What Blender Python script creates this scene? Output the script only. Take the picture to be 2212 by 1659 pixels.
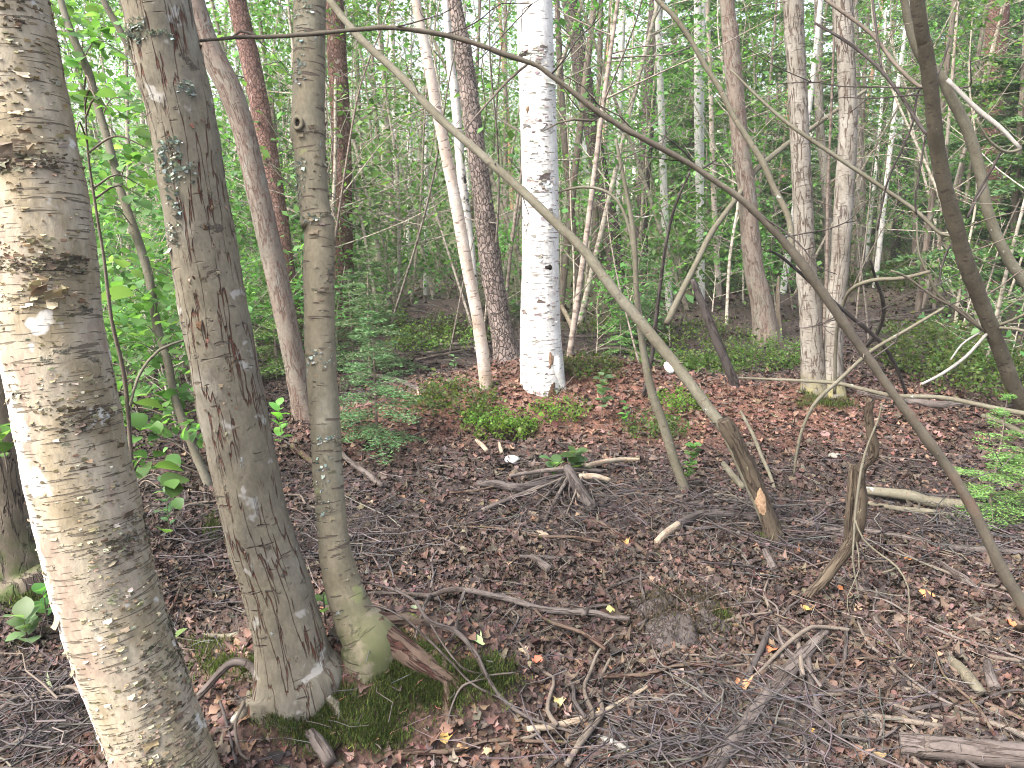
import bpy, math
import numpy as np
from math import radians, sin, cos, tan, pi, sqrt
S = bpy.context.scene
for o in list(bpy.data.objects): bpy.data.objects.remove(o)
COL = S.collection

# ---------------------------------------------------------------- camera, sky, sun, exposure
W, H = 2212., 1659.                     # the photograph's grid that the measurements use
PITCH = radians(14.0); CAMZ = 1.6; LENS = 27.0
F = W*LENS/36.0
cd = bpy.data.cameras.new('camera'); cam = bpy.data.objects.new('camera', cd); COL.objects.link(cam)
cd.lens = LENS; cd.sensor_width = 36; cd.clip_start = .05; cd.clip_end = 1000
cam.location = (0, 0, CAMZ); cam.rotation_euler = (pi/2-PITCH, 0, 0)
S.camera = cam

SUN_EL, SUN_AZ = radians(50), math.atan2(-.80, -.52)     # azimuth measured from +Y towards +X
wd = bpy.data.worlds.new('World'); S.world = wd; wd.use_nodes = True
nt = wd.node_tree; nt.nodes.clear()
sk = nt.nodes.new('ShaderNodeTexSky'); sk.sky_type = 'NISHITA'; sk.sun_disc = False
sk.sun_elevation = SUN_EL; sk.sun_rotation = SUN_AZ; sk.dust_density = 7.0; sk.air_density = 1.0; sk.ozone_density = 1.0
bg = nt.nodes.new('ShaderNodeBackground'); bg.inputs[1].default_value = .15
wo = nt.nodes.new('ShaderNodeOutputWorld')
hs_ = nt.nodes.new('ShaderNodeHueSaturation'); hs_.inputs['Saturation'].default_value = .6
nt.links.new(sk.outputs[0], hs_.inputs['Color']); nt.links.new(hs_.outputs[0], bg.inputs[0]); nt.links.new(bg.outputs[0], wo.inputs[0])
sl = bpy.data.lights.new('sun', 'SUN'); so = bpy.data.objects.new('sun', sl); COL.objects.link(so)
sl.energy = 1.3; sl.angle = radians(24); sl.color = (1, .975, .94)
from mathutils import Vector
tosun = Vector((sin(SUN_AZ)*cos(SUN_EL), cos(SUN_AZ)*cos(SUN_EL), sin(SUN_EL)))
so.rotation_euler = tosun.to_track_quat('Z', 'Y').to_euler()
so.location = (-8, -5, 14)
S.view_settings.view_transform = 'Standard'; S.view_settings.look = 'None'
S.view_settings.exposure = 2.22; S.view_settings.gamma = 1
cy = S.cycles
cy.max_bounces = 8; cy.diffuse_bounces = 6; cy.glossy_bounces = 1; cy.transmission_bounces = 6; cy.transparent_max_bounces = 4
cy.caustics_reflective = False; cy.caustics_refractive = False
cy.use_denoising = True; cy.filter_width = 1.05; cy.volume_bounces = 1

# ---------------------------------------------------------------- helpers
rng = np.random.default_rng(11)
def U(a, b, n=None): return rng.uniform(a, b, n)

def _h(ix, iy, iz):
    n = (ix.astype(np.uint32)*np.uint32(374761393) + iy.astype(np.uint32)*np.uint32(668265263) + iz.astype(np.uint32)*np.uint32(2246822519))
    n = (n ^ (n >> np.uint32(13)))*np.uint32(1274126177); n = n ^ (n >> np.uint32(16))
    return n.astype(np.float64)/4294967295.0*2-1
def vn(p):
    p = np.asarray(p, float); s = p.shape[:-1]; p = p.reshape(-1, 3)
    i = np.floor(p).astype(np.int64); f = p-i; f = f*f*(3-2*f); r = 0
    for dx in (0, 1):
        for dy in (0, 1):
            for dz in (0, 1):
                w = (f[:, 0] if dx else 1-f[:, 0])*(f[:, 1] if dy else 1-f[:, 1])*(f[:, 2] if dz else 1-f[:, 2])
                r = r+w*_h(i[:, 0]+dx, i[:, 1]+dy, i[:, 2]+dz)
    return r.reshape(s)
def fbm(p, o=3):
    p = np.asarray(p, float); r = 0; a = 1; t = 0
    for k in range(o):
        r = r+a*vn(p*(2.03**k)+17.3*k); t += a; a *= .5
    return r/t

MOUNDS = [  # x, y, rx, ry, height, power
    (.20, 5.80, 1.05, .80, .27, 1.5), (1.75, 5.75, 1.6, .62, .15, 1.3), (-.55, 2.27, .52, .36, .19, 1.8), (-.20, 2.18, .34, .18, .10, 1.5),
    (-.85, 1.75, .45, .35, .07, 1.2), (.66, 2.75, .24, .18, .055, 1.2), (-.75, 8.6, .75, .7, .42, 1.4), (-1.55, 3.6, .55, .5, .10, 1.2),
    (3.6, 7.0, 1.1, 1.2, .25, 1.3), (3.3, 9.5, 1.4, 1.2, .3, 1.3), (1.9, 8.3, 1.1, .8, .22, 1.3), (-1.75, 3.0, .4, .3, .12, 1.2), (-1.0, 5.1, .5, .45, .12, 1.3)]
def hg(x, y):
    x = np.asarray(x, float); y = np.asarray(y, float)
    p = np.stack([x, y, np.zeros_like(x)], -1)
    z = .035*fbm(p*.9, 3)+.012*vn(p*5.1)+.006*vn(p*13.7)
    for mx, my, rx, ry, hh, pw in MOUNDS:
        z = z+hh*np.exp(-((((x-mx)/rx)**2+((y-my)/ry)**2)**pw))
    # a hollow under the front lip of the birch hummock
    z = z-.20*np.exp(-((((x-.03)/.15)**2+((y-4.92)/.11)**2)**2))
    d = np.maximum(y-9, 0)
    z = z+.22*fbm(p*.22+3, 2)*np.minimum(d/10, 1.5)+.022*np.maximum(y-16, 0)+.018*np.maximum(y-8, 0)
    return z

cP, sP = cos(PITCH), sin(PITCH)
def ray(u, v):
    x = (u-W/2)/F; y = -(v-H/2)/F
    return np.array([x, cP+y*sP, -sP+y*cP])
def P(u, v, Y):
    d = ray(u, v); t = Y/d[1]
    return np.array([0, 0, CAMZ])+t*d
def dep(p): return p[1]*cP-(p[2]-CAMZ)*sP
def m_px(p): return dep(p)/F
_TS = 1.0*(1.006**np.arange(0, 800))
def G(u, v):
    d = ray(u, v); q = np.array([0, 0, CAMZ])[None]+_TS[:, None]*d[None]
    k = np.argmax(q[:, 2] < hg(q[:, 0], q[:, 1])); k = max(k, 1)
    return q[k]
def pix(p):
    p = np.asarray(p, float); q = p-np.array([0, 0, CAMZ])
    dp = q[..., 1]*cP-q[..., 2]*sP; up = q[..., 1]*sP+q[..., 2]*cP
    return np.stack([W/2+F*q[..., 0]/dp, H/2-F*up/dp], -1)

WL = {}
def tag(o, label=None, cat=None, group=None, kind=None):
    if label: o['label'] = label
    if cat: o['category'] = cat
    if group: o['group'] = group
    if kind: o['kind'] = kind
    return o
def empty(name, loc, label=None, cat=None, group=None):
    o = bpy.data.objects.new(name, None); COL.objects.link(o); o.location = loc; o.empty_display_size = .1
    WL[o.name] = np.array(loc, float)
    return tag(o, label, cat, group)
def mdata(name, V, Fs, mat, smooth=True, bk=None, col=None):
    V = np.ascontiguousarray(V, np.float32)
    if isinstance(Fs, np.ndarray): Fs = [Fs]
    Fs = [np.asarray(f, np.int32) for f in Fs if len(f)]
    me = bpy.data.meshes.new(name)
    nl = sum(f.size for f in Fs); npoly = sum(len(f) for f in Fs)
    me.vertices.add(len(V)); me.loops.add(nl); me.polygons.add(npoly)
    me.vertices.foreach_set('co', V.ravel())
    me.loops.foreach_set('vertex_index', np.concatenate([f.ravel() for f in Fs]))
    st = []; c = 0
    for f in Fs:
        st.append(c+np.arange(len(f))*f.shape[1]); c += f.size
    me.polygons.foreach_set('loop_start', np.concatenate(st).astype(np.int32))
    me.polygons.foreach_set('use_smooth', np.full(npoly, smooth))
    if bk is not None:
        me.attributes.new('bk', 'FLOAT_VECTOR', 'POINT').data.foreach_set('vector', np.ascontiguousarray(bk, np.float32).ravel())
    if col is not None:
        c4 = np.ones((len(V), 4), np.float32); c4[:, :3] = col
        me.attributes.new('col', 'FLOAT_COLOR', 'POINT').data.foreach_set('color', c4.ravel())
    me.update(calc_edges=True)
    me.materials.append(mat)
    return me
def obj(name, V, Fs, mat, parent=None, origin=None, **k):
    base = WL[parent.name] if parent is not None else (np.zeros(3) if origin is None else np.asarray(origin, float))
    me = mdata(name, np.asarray(V)-base, Fs, mat, **k)
    o = bpy.data.objects.new(name, me); COL.objects.link(o)
    if parent is not None: o.parent = parent
    else: o.location = base
    WL[o.name] = base
    return o

class B:                                  # collects shapes into one mesh
    def __init__(s): s.V = []; s.F = []; s.bk = []; s.col = []; s.n = 0
    def add(s, V, Fs, bk=None, col=None):
        if isinstance(Fs, np.ndarray): Fs = [Fs]
        for f in Fs:
            if len(f): s.F.append(np.asarray(f)+s.n)
        s.V.append(V); s.n += len(V)
        s.bk.append(np.zeros((len(V), 3)) if bk is None else bk)
        c = np.zeros((len(V), 3))
        if col is not None: c[:] = col
        s.col.append(c); return s
    def group(s):
        d = {}
        for f in s.F: d.setdefault(f.shape[1], []).append(f)
        return np.concatenate(s.V), [np.concatenate(x) for x in d.values()], np.concatenate(s.bk), np.concatenate(s.col)
    def obj(s, name, mat, parent=None, origin=None, smooth=True):
        V, Fs, bk, col = s.group(); return obj(name, V, Fs, mat, parent, origin, smooth=smooth, bk=bk, col=col)
    def data(s, name, mat, smooth=True):
        V, Fs, bk, col = s.group(); return mdata(name, V, Fs, mat, smooth, bk, col)

def spline(c, step):
    c = np.asarray(c, float)
    if len(c) == 2: c = np.array([c[0], (c[0]+c[1])/2, c[1]])
    e = np.vstack([2*c[0]-c[1], c, 2*c[-1]-c[-2]]); out = []
    for i in range(1, len(e)-2):
        p0, p1, p2, p3 = e[i-1], e[i], e[i+1], e[i+2]
        n = max(1, int(np.ceil(np.linalg.norm((p2-p1)[:3])/step)))
        t = (np.arange(n)/n)[:, None]
        out.append(.5*((2*p1)+(-p0+p2)*t+(2*p0-5*p1+4*p2-p3)*t*t+(-p0+3*p1-3*p2+p3)*t**3))
    out.append(e[-2][None]); r = np.vstack(out); r[:, 3] = np.maximum(r[:, 3], .0006); return r
def frames(C):
    T = np.gradient(C, axis=0); T /= np.linalg.norm(T, axis=1)[:, None]+1e-12
    N = np.zeros_like(T); a = np.array([0, -1., 0]) if abs(T[0, 1]) < .9 else np.array([1., 0, 0])
    n = a-T[0]*a.dot(T[0]); n /= np.linalg.norm(n); N[0] = n
    for i in range(1, len(C)):
        n = n-T[i]*n.dot(T[i]); n /= np.linalg.norm(n); N[i] = n
    return T, N, np.cross(T, N)
def tube(c, n=8, step=.05, rough=0., rf=8., lump=0., lf=2., cap=True, seed=None, flare=0., fl=.12):
    """a tube along control points (x,y,z,r): returns verts, faces, bark coordinates, axis data"""
    R = spline(c, step); C = R[:, :3].copy(); r = R[:, 3]
    sd = U(0, 100) if seed is None else seed
    T, N, Bn = frames(C)
    s = np.concatenate([[0], np.cumsum(np.linalg.norm(np.diff(C, axis=0), axis=1))])
    th = np.arange(n)/n*2*pi
    ct, st_ = np.cos(th)[None, :, None], np.sin(th)[None, :, None]
    bk = np.concatenate([np.broadcast_to(ct*r[:, None, None], (len(C), n, 1)), np.broadcast_to(st_*r[:, None, None], (len(C), n, 1)), np.broadcast_to(s[:, None, None], (len(C), n, 1))], -1)
    rr = np.broadcast_to(r[:, None], (len(C), n)).copy()
    if lump: rr *= 1+lump*fbm(np.concatenate([bk[..., :2]*lf*2, bk[..., 2:]*lf], -1)+sd, 2)
    if rough: rr += rough*fbm(bk*rf+sd*1.7, 3)
    if flare:
        lob = .5+.9*np.maximum(0, vn(np.stack([np.cos(th)*1.6+sd, np.sin(th)*1.6, np.zeros(n)], -1)))
        rr *= 1+flare*np.exp(-np.maximum(s-.12, 0)/fl)[:, None]*lob[None]
    V = C[:, None, :]+rr[..., None]*(ct*N[:, None, :]+st_*Bn[:, None, :])
    m = len(C); i = np.arange(m-1)[:, None]; j = np.arange(n)[None]
    q = np.stack([i*n+j, i*n+(j+1) % n, (i+1)*n+(j+1) % n, (i+1)*n+j], -1).reshape(-1, 4)
    V = V.reshape(-1, 3); Fs = [q]; bk = bk.reshape(-1, 3)+np.array([sd, 0, sd*.37])
    if cap:
        k = len(V); V = np.vstack([V, C[0], C[-1]]); bk = np.vstack([bk, [[sd, 0, sd*.37]], [[sd, 0, s[-1]+sd*.37]]])
        j = np.arange(n)
        Fs.append(np.vstack([np.stack([np.full(n, k), (j+1) % n, j], -1), np.stack([np.full(n, k+1), (m-1)*n+j, (m-1)*n+(j+1) % n], -1)]))
    return V, Fs, bk, dict(C=C, r=r, T=T, N=N, B=Bn, pix=pix(C))

def rot(yaw, pitch, roll):
    a, b, c = np.broadcast_arrays(*[np.asarray(x, float) for x in (yaw, pitch, roll)])
    ca, sa, cb, sb, cc, sc = np.cos(a), np.sin(a), np.cos(b), np.sin(b), np.cos(c), np.sin(c)
    z = np.zeros_like(ca); o = np.ones_like(ca)
    Z = np.stack([ca, -sa, z, sa, ca, z, z, z, o], -1).reshape(-1, 3, 3)
    X = np.stack([o, z, z, z, cb, -sb, z, sb, cb], -1).reshape(-1, 3, 3)
    Y = np.stack([cc, z, sc, z, o, z, -sc, z, cc], -1).reshape(-1, 3, 3)
    return Z@X@Y
def scatter(TV, TF, pos, R, sc):
    sc = np.asarray(sc, float)
    if sc.ndim == 1: sc = sc[:, None].repeat(3, 1)
    V = np.einsum('nij,nkj->nki', R, TV[None]*sc[:, None, :])+pos[:, None, :]
    n = len(pos); k = len(TV)
    fs = [(np.asarray(f)[None]+(np.arange(n)*k)[:, None, None]).reshape(-1, np.asarray(f).shape[1]) for f in (TF if isinstance(TF, list) else [TF])]
    return V.reshape(-1, 3), fs
def leaf_t(widths, fold=.12, bend=.1, twist=0.):
    """a leaf of unit length along +Y, rows of three vertices"""
    n = len(widths); V = []
    for i, w in enumerate(widths):
        t = i/(n-1); z = -bend*4*(t-.5)**2+bend
        a = twist*(t-.5)
        V += [(-w*cos(a), t, z+fold*w*2-w*sin(a)), (0, t, z), (w*cos(a), t, z+fold*w*2+w*sin(a))]
    Fc = []
    for i in range(n-1):
        a = i*3; Fc += [(a, a+1, a+4, a+3), (a+1, a+2, a+5, a+4)]
    return np.array(V, float), np.array(Fc)
LEAF_BROAD = leaf_t([.02, .3, .42, .40, .27, .02], .10, .06)
LEAF_OVAL = leaf_t([.02, .24, .30, .2, .01], .12, .08)
LEAF_LITE = (np.array([(0, 0, 0), (-.33, .5, .08), (.33, .5, .08), (0, 1, -.05), (0, .5, 0)], float), np.array([(0, 4, 1), (4, 3, 1), (0, 2, 4), (4, 2, 3)]))
def litter_t(k, rows=7):
    r = np.random.default_rng(100+k); t = np.linspace(0, 1, rows); w = .40*np.sin(pi*np.clip(t*.93+.035, 0, 1))**.75*(1+.18*r.normal(0, 1, rows))
    w2 = w*(1+.15*r.normal(0, 1, rows)); c1, c2 = r.normal(0, .9), r.normal(0, 1.1); tw = r.normal(0, .8); V = []
    for i in range(rows):
        z = c1*.5*(t[i]-.5)**2+r.normal(0, .03); a = tw*(t[i]-.5); q = .05*r.normal(0, 1, 3)
        V += [(-w[i]*cos(a), t[i]+q[0], z+c2*w[i]**2-w[i]*sin(a)+q[1]*.6), (q[2]*.5, t[i], z), (w2[i]*cos(a), t[i]-q[0], z+c2*w2[i]**2+w2[i]*sin(a)-q[1]*.6)]
    F_ = []
    for i in range(rows-1): a = i*3; F_ += [(a, a+1, a+4, a+3), (a+1, a+2, a+5, a+4)]
    return np.array(V), np.array(F_)
LITTER = [litter_t(k) for k in range(9)]; LN = 21
def pal(cols, n, jit=.18):
    c = np.array(cols, float)[rng.integers(0, len(cols), n)]
    return c*np.exp(rng.normal(0, jit, (n, 1)))*np.exp(rng.normal(0, jit*.3, (n, 3)))

# ---------------------------------------------------------------- materials
class NB:
    def __init__(s, name):
        s.m = bpy.data.materials.new(name); s.m.use_nodes = True; s.t = s.m.node_tree; s.t.nodes.clear()
        s.out = s.t.nodes.new('ShaderNodeOutputMaterial'); s.p = s.t.nodes.new('ShaderNodeBsdfPrincipled')
        s.t.links.new(s.p.outputs[0], s.out.inputs[0])
    def n(s, k): return s.t.nodes.new(k)
    def l(s, a, b):
        if isinstance(a, (tuple, list)): b.default_value = (*a, 1) if len(a) == 3 and b.type == 'RGBA' else a
        elif isinstance(a, (int, float)): b.default_value = a
        else: s.t.links.new(a, b)
    def attr(s, nm, o='Vector'):
        a = s.n('ShaderNodeAttribute'); a.attribute_name = nm; return a.outputs[o]
    def pos(s): return s.n('ShaderNodeTexCoord').outputs['Object']
    def mul(s, v, x, y, z):
        a = s.n('ShaderNodeVectorMath'); a.operation = 'MULTIPLY'; s.l(v, a.inputs[0]); a.inputs[1].default_value = (x, y, z); return a.outputs[0]
    def noise(s, v, sc=1., d=3., r=.6, dist=0.):
        a = s.n('ShaderNodeTexNoise'); s.l(v, a.inputs['Vector']); a.inputs['Scale'].default_value = sc
        a.inputs['Detail'].default_value = d; a.inputs['Roughness'].default_value = r; a.inputs['Distortion'].default_value = dist; return a.outputs[0]
    def vor(s, v, sc=1., f='DISTANCE_TO_EDGE', o='Distance'):
        a = s.n('ShaderNodeTexVoronoi'); a.feature = f; s.l(v, a.inputs['Vector']); a.inputs['Scale'].default_value = sc; return a.outputs[o]
    def rg(s, f, a, b, c=0., d=1.):
        x = s.n('ShaderNodeMapRange'); s.l(f, x.inputs[0]); x.inputs[1].default_value = a; x.inputs[2].default_value = b
        x.inputs[3].default_value = c; x.inputs[4].default_value = d; x.interpolation_type = 'SMOOTHSTEP' if a < b else 'LINEAR'; return x.outputs[0]
    def ma(s, op, a, b):
        x = s.n('ShaderNodeMath'); x.operation = op; s.l(a, x.inputs[0]); s.l(b, x.inputs[1]); return x.outputs[0]
    def mix(s, f, a, b, mode='MIX'):
        x = s.n('ShaderNodeMix'); x.data_type = 'RGBA'; x.blend_type = mode; s.l(f, x.inputs[0]); s.l(a, x.inputs[6]); s.l(b, x.inputs[7]); return x.outputs[2]
    def ramp(s, f, stops):
        x = s.n('ShaderNodeValToRGB'); e = x.color_ramp.elements
        while len(e) < len(stops): e.new(.5)
        for k, (p, c) in enumerate(stops): e[k].position = p; e[k].color = (*c, 1)
        s.l(f, x.inputs[0]); return x.outputs[0]
    def rnd(s): return s.n('ShaderNodeObjectInfo').outputs['Random']
    def bump(s, h, st=.5, d=.01):
        b = s.n('ShaderNodeBump'); b.inputs['Strength'].default_value = st; b.inputs['Distance'].default_value = d; s.l(h, b.inputs['Height'])
        s.l(b.outputs[0], s.p.inputs['Normal'])
    def fin(s, col, rough=.8, spec=.25):
        s.l(col, s.p.inputs['Base Color']); s.l(rough, s.p.inputs['Roughness']); s.p.inputs['Specular IOR Level'].default_value = spec; return s.m

def bark(name, cols, fine=60., crack=None, lent=None, dark=None, lichen=None, moss=None, bump=.6, bd=.006, spots=None, plates=None, side=None):
    b = NB(name); v = b.attr('bk')
    big = b.noise(b.mul(v, 7, 7, 4), 1, 4, .6); sm = b.noise(b.mul(v, fine, fine, fine*.6), 1, 4, .7)
    c = b.ramp(big, [(.3+.4*i/(max(1, len(cols)-1)), x) for i, x in enumerate(cols)])
    c = b.mix(b.rg(sm, .3, .75), b.mix(.45, c, (0, 0, 0), 'MULTIPLY') if 0 else b.mix(1., c, (.72, .72, .72), 'MULTIPLY'), c)
    h = b.ma('MULTIPLY', sm, .35)
    if plates:                            # scaly plates between dark cracks
        colr, sx, sz, th = plates
        e = b.vor(b.mul(b.noise_vec(v, 24, .045), sx, sx, sz), 1)
        k = b.rg(e, 0., th); tone = b.vor(b.mul(b.noise_vec(v, 24, .045), sx, sx, sz), 1, 'F1', 'Color')
        c = b.mix(b.rg(tone, .2, .8, 0., .55), c, b.mix(1., c, (.45, .45, .47), 'MULTIPLY')); c = b.mix(k, colr, c); h = b.ma('ADD', h, k)
    if crack:                             # long fissures along the stem
        colr, sx, sz, lo, hi = crack[:5]
        r = b.noise(b.mul(v, sx, sx, sz), 1, 3, .55, crack[5] if len(crack) > 5 else .4)
        k = b.ma('ABSOLUTE', b.ma('SUBTRACT', r, .5), 0); gate = b.rg(b.noise(b.mul(v, 11, 11, 5), 1, 2), .38, .52)
        k = b.ma('MULTIPLY', b.rg(k, hi, lo), gate); c = b.mix(k, c, colr); h = b.ma('SUBTRACT', h, b.ma('MULTIPLY', k, 1.3))
    if lent:                              # short dashes across the stem
        colr, sx, sz, th = lent
        r = b.noise(b.mul(v, sx, sx, sz), 1, 2, .5, .15); k = b.rg(r, th, th+.05)
        c = b.mix(k, c, colr); h = b.ma('SUBTRACT', h, b.ma('MULTIPLY', k, .6))
    if dark:                              # rough dark patches
        colr, s1, th = dark[:3]
        r = b.noise(b.mul(v, s1*.6, s1*.6, s1), 1, 5, .7, .3); k = b.ma('MULTIPLY', b.rg(r, th, th+.06), b.rg(sm, .25, .5))
        c = b.mix(k, c, colr); h = b.ma('ADD', h, b.ma('MULTIPLY', k, b.ma('MULTIPLY', sm, .8)))
    if spots:
        colr, s1, th = spots
        r = b.noise(v, s1, 3, .6); c = b.mix(b.rg(r, th, th+.05), c, colr)
    if lichen:
        colr, s1, th = lichen
        r = b.noise(b.mul(v, 1, 1, .8), s1, 5, .75); k = b.rg(r, th, th+.06); c = b.mix(k, c, colr); h = b.ma('ADD', h, b.ma('MULTIPLY', k, .5))
    if moss:                              # green film near the foot
        colr, top = moss
        z = b.n('ShaderNodeSeparateXYZ'); b.l(b.pos(), z.inputs[0])
        k = b.ma('MULTIPLY', b.rg(z.outputs[2], top, 0), b.rg(b.noise(v, 14, 4), .4, .6)); c = b.mix(k, c, colr)
    if side:                              # fresh white bark along one side, with light from that side painted in
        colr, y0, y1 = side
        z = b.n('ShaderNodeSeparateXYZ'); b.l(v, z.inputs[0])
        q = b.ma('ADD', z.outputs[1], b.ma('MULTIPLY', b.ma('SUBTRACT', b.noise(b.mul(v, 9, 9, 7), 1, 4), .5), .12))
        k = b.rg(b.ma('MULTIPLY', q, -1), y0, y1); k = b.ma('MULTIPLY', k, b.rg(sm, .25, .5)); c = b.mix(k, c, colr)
    b.bump(h, bump, bd)
    return b.fin(c, .85, .2)
def _nv(s, v, sc, amt):
    a = s.n('ShaderNodeTexNoise'); s.l(v, a.inputs['Vector']); a.inputs['Scale'].default_value = sc; a.inputs['Detail'].default_value = 2
    m = s.n('ShaderNodeVectorMath'); m.operation = 'MULTIPLY_ADD'; s.l(a.outputs['Color'], m.inputs[0]); m.inputs[1].default_value = (amt,)*3; s.l(v, m.inputs[2]); return m.outputs[0]
NB.noise_vec = _nv

MB = {}
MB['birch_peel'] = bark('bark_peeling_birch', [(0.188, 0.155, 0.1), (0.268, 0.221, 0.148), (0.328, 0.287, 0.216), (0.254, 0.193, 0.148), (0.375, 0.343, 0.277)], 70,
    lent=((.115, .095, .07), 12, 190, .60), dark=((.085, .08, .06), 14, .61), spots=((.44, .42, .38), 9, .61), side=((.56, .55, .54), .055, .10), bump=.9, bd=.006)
MB['alder'] = bark('bark_fissured_alder', [(0.139, 0.121, 0.086), (0.185, 0.162, 0.117), (0.157, 0.139, 0.106), (0.227, 0.211, 0.171)], 95,
    crack=((.085, .036, .024), 30, 3.2, .004, .022, .1), lent=((.10, .08, .062), 9, 46, .67), lichen=((.30, .32, .30), 16, .655), spots=((.28, .265, .235), 10, .62), dark=((.085, .07, .055), 22, .62), bump=1., bd=.008)
MB['smooth'] = bark('bark_smooth_grey', [(0.162, 0.14, 0.094), (0.22, 0.189, 0.131), (0.18, 0.161, 0.114), (0.255, 0.234, 0.176)], 90,
    lent=((.095, .075, .058), 11, 90, .615), lichen=((.27, .29, .27), 20, .64), spots=((.20, .205, .10), 9, .66), dark=((.10, .085, .065), 16, .62), moss=((.075, .082, .036), .26), bump=.9, bd=.005)
MB['white'] = bark('bark_white_birch', [(0.505, 0.487, 0.457), (0.643, 0.632, 0.602), (0.758, 0.753, 0.736)], 60,
    lent=((.17, .15, .13), 10, 85, .60), dark=((.16, .145, .125), 10, .625), lichen=((.34, .32, .28), 9, .62), bump=.5, bd=.004)
MB['thin_birch'] = bark('bark_thin_birch', [(0.306, 0.23, 0.178), (0.425, 0.357, 0.306), (0.51, 0.459, 0.408)], 60,
    lent=((.16, .12, .10), 16, 70, .62), dark=((.10, .08, .07), 10, .68), bump=.5, bd=.004)
MB['birch_black'] = bark('bark_white_black_birch', [(.55, .52, .5), (.68, .66, .63)], 60,
    lent=((.2, .17, .15), 14, 60, .64), dark=((.04, .035, .03), 8, .60), bump=.5, bd=.004)
MB['pine'] = bark('bark_red_pine', [(.16, .085, .065), (.21, .12, .095), (.25, .15, .125)], 70, plates=((.055, .03, .025), 42, 22, .12), spots=((.27, .21, .2), 18, .62), bump=1., bd=.008)
MB['pine_orange'] = bark('bark_orange_pine', [(0.336, 0.16, 0.096), (0.4, 0.216, 0.136)], 40, plates=((.2, .1, .07), 20, 9, .08), bump=.6, bd=.005)
MB['cracked'] = bark('bark_cracked_plates', [(.20, .155, .135), (.27, .215, .19), (.33, .27, .24)], 60, plates=((.045, .035, .03), 34, 17, .14), lichen=((.26, .28, .25), 12, .66), bump=1., bd=.01)
MB['darktree'] = bark('bark_dark_conifer', [(.10, .08, .068), (.15, .12, .105), (.19, .16, .145)], 60, plates=((.035, .028, .025), 34, 18, .13), lichen=((.2, .23, .2), 14, .64), bump=1., bd=.008)
MB['greybirch'] = bark('bark_grey_birch', [(0.168, 0.149, 0.122), (0.233, 0.212, 0.18), (0.285, 0.265, 0.233)], 70,
    lent=((.12, .10, .085), 15, 85, .605), dark=((.075, .07, .06), 11, .655), lichen=((.30, .33, .31), 14, .68), moss=((.20, .18, .07), .2), crack=((.09, .065, .05), 26, 4, .01, .035), bump=.9, bd=.006)
MB['greyred'] = bark('bark_grey_red', [(0.156, 0.138, 0.111), (0.206, 0.182, 0.151), (0.187, 0.144, 0.118), (0.237, 0.23, 0.195)], 70,
    crack=((.12, .075, .06), 40, 7, .012, .045), lent=((.16, .12, .1), 14, 70, .64), bump=.8, bd=.006)
MB['darkstem'] = bark('bark_dark_stem', [(0.054, 0.046, 0.03), (0.079, 0.067, 0.047), (0.104, 0.09, 0.065)], 90, lent=((.045, .035, .028), 20, 60, .6), lichen=((.17, .17, .12), 24, .64), bump=.9, bd=.004)
MB['pole'] = bark('bark_grey_pole', [(0.097, 0.085, 0.06), (0.127, 0.116, 0.084), (0.154, 0.143, 0.111)], 80, lent=((.12, .095, .07), 24, 55, .64), lichen=((.30, .30, .27), 20, .63), dark=((.085, .072, .055), 20, .60), spots=((.16, .155, .06), 9, .70), bump=.8, bd=.005)
MB['twig'] = bark('bark_brown_twig', [(0.092, 0.072, 0.056), (0.128, 0.104, 0.084), (0.168, 0.14, 0.112)], 120, lent=((.08, .06, .05), 30, 60, .62), bump=.6, bd=.003)
MB['twig_red'] = bark('bark_reddish_branch', [(0.075, 0.063, 0.051), (0.097, 0.083, 0.064), (0.119, 0.104, 0.079), (0.141, 0.088, 0.066)], 120, lichen=((.22, .22, .2), 30, .68), bump=.7, bd=.003)
MB['pale'] = bark('wood_pale_barkless', [(0.238, 0.184, 0.131), (0.309, 0.256, 0.19), (0.357, 0.309, 0.244)], 90, crack=((.2, .14, .1), 60, 6, .01, .05), bump=.6, bd=.004)
MB['white_stick'] = bark('wood_whitened_stick', [(0.225, 0.211, 0.189), (0.279, 0.266, 0.243)], 90, bump=.4, bd=.003)
MB['deadlog'] = bark('bark_dead_log', [(0.074, 0.06, 0.054), (0.108, 0.089, 0.08), (0.147, 0.126, 0.113)], 90, crack=((.05, .038, .032), 40, 4, .012, .05), lent=((.08, .065, .055), 14, 60, .64), lichen=((.30, .30, .28), 18, .68), bump=.9, bd=.006)
MB['deaddark'] = bark('bark_wet_dead_branch', [(0.043, 0.036, 0.034), (0.068, 0.057, 0.053), (0.098, 0.081, 0.075)], 90, crack=((.03, .022, .02), 44, 6, .012, .05), lichen=((.17, .17, .165), 22, .66), bump=.9, bd=.005)
MB['snag'] = bark('bark_broken_snag', [(0.05, 0.039, 0.026), (0.077, 0.059, 0.041), (0.102, 0.08, 0.056)], 90, crack=((.04, .028, .02), 50, 6, .012, .06), lichen=((.24, .22, .14), 20, .64), bump=.9, bd=.006)
MB['redrot'] = bark('wood_red_rot', [(0.064, 0.04, 0.028), (0.098, 0.067, 0.05), (0.122, 0.101, 0.077)], 80, crack=((.05, .02, .015), 40, 5, .015, .06), lichen=((.12, .14, .035), 12, .57), bump=1., bd=.01)
MB['mossy'] = bark('bark_dark_mossy', [(.075, .062, .045), (.115, .095, .07), (.16, .135, .1)], 70, crack=((.04, .03, .025), 30, 6, .012, .05), lichen=((.25, .25, .22), 13, .66), moss=((.045, .062, .018), .3), bump=.9, bd=.008)
MB['farstem'] = None
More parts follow.
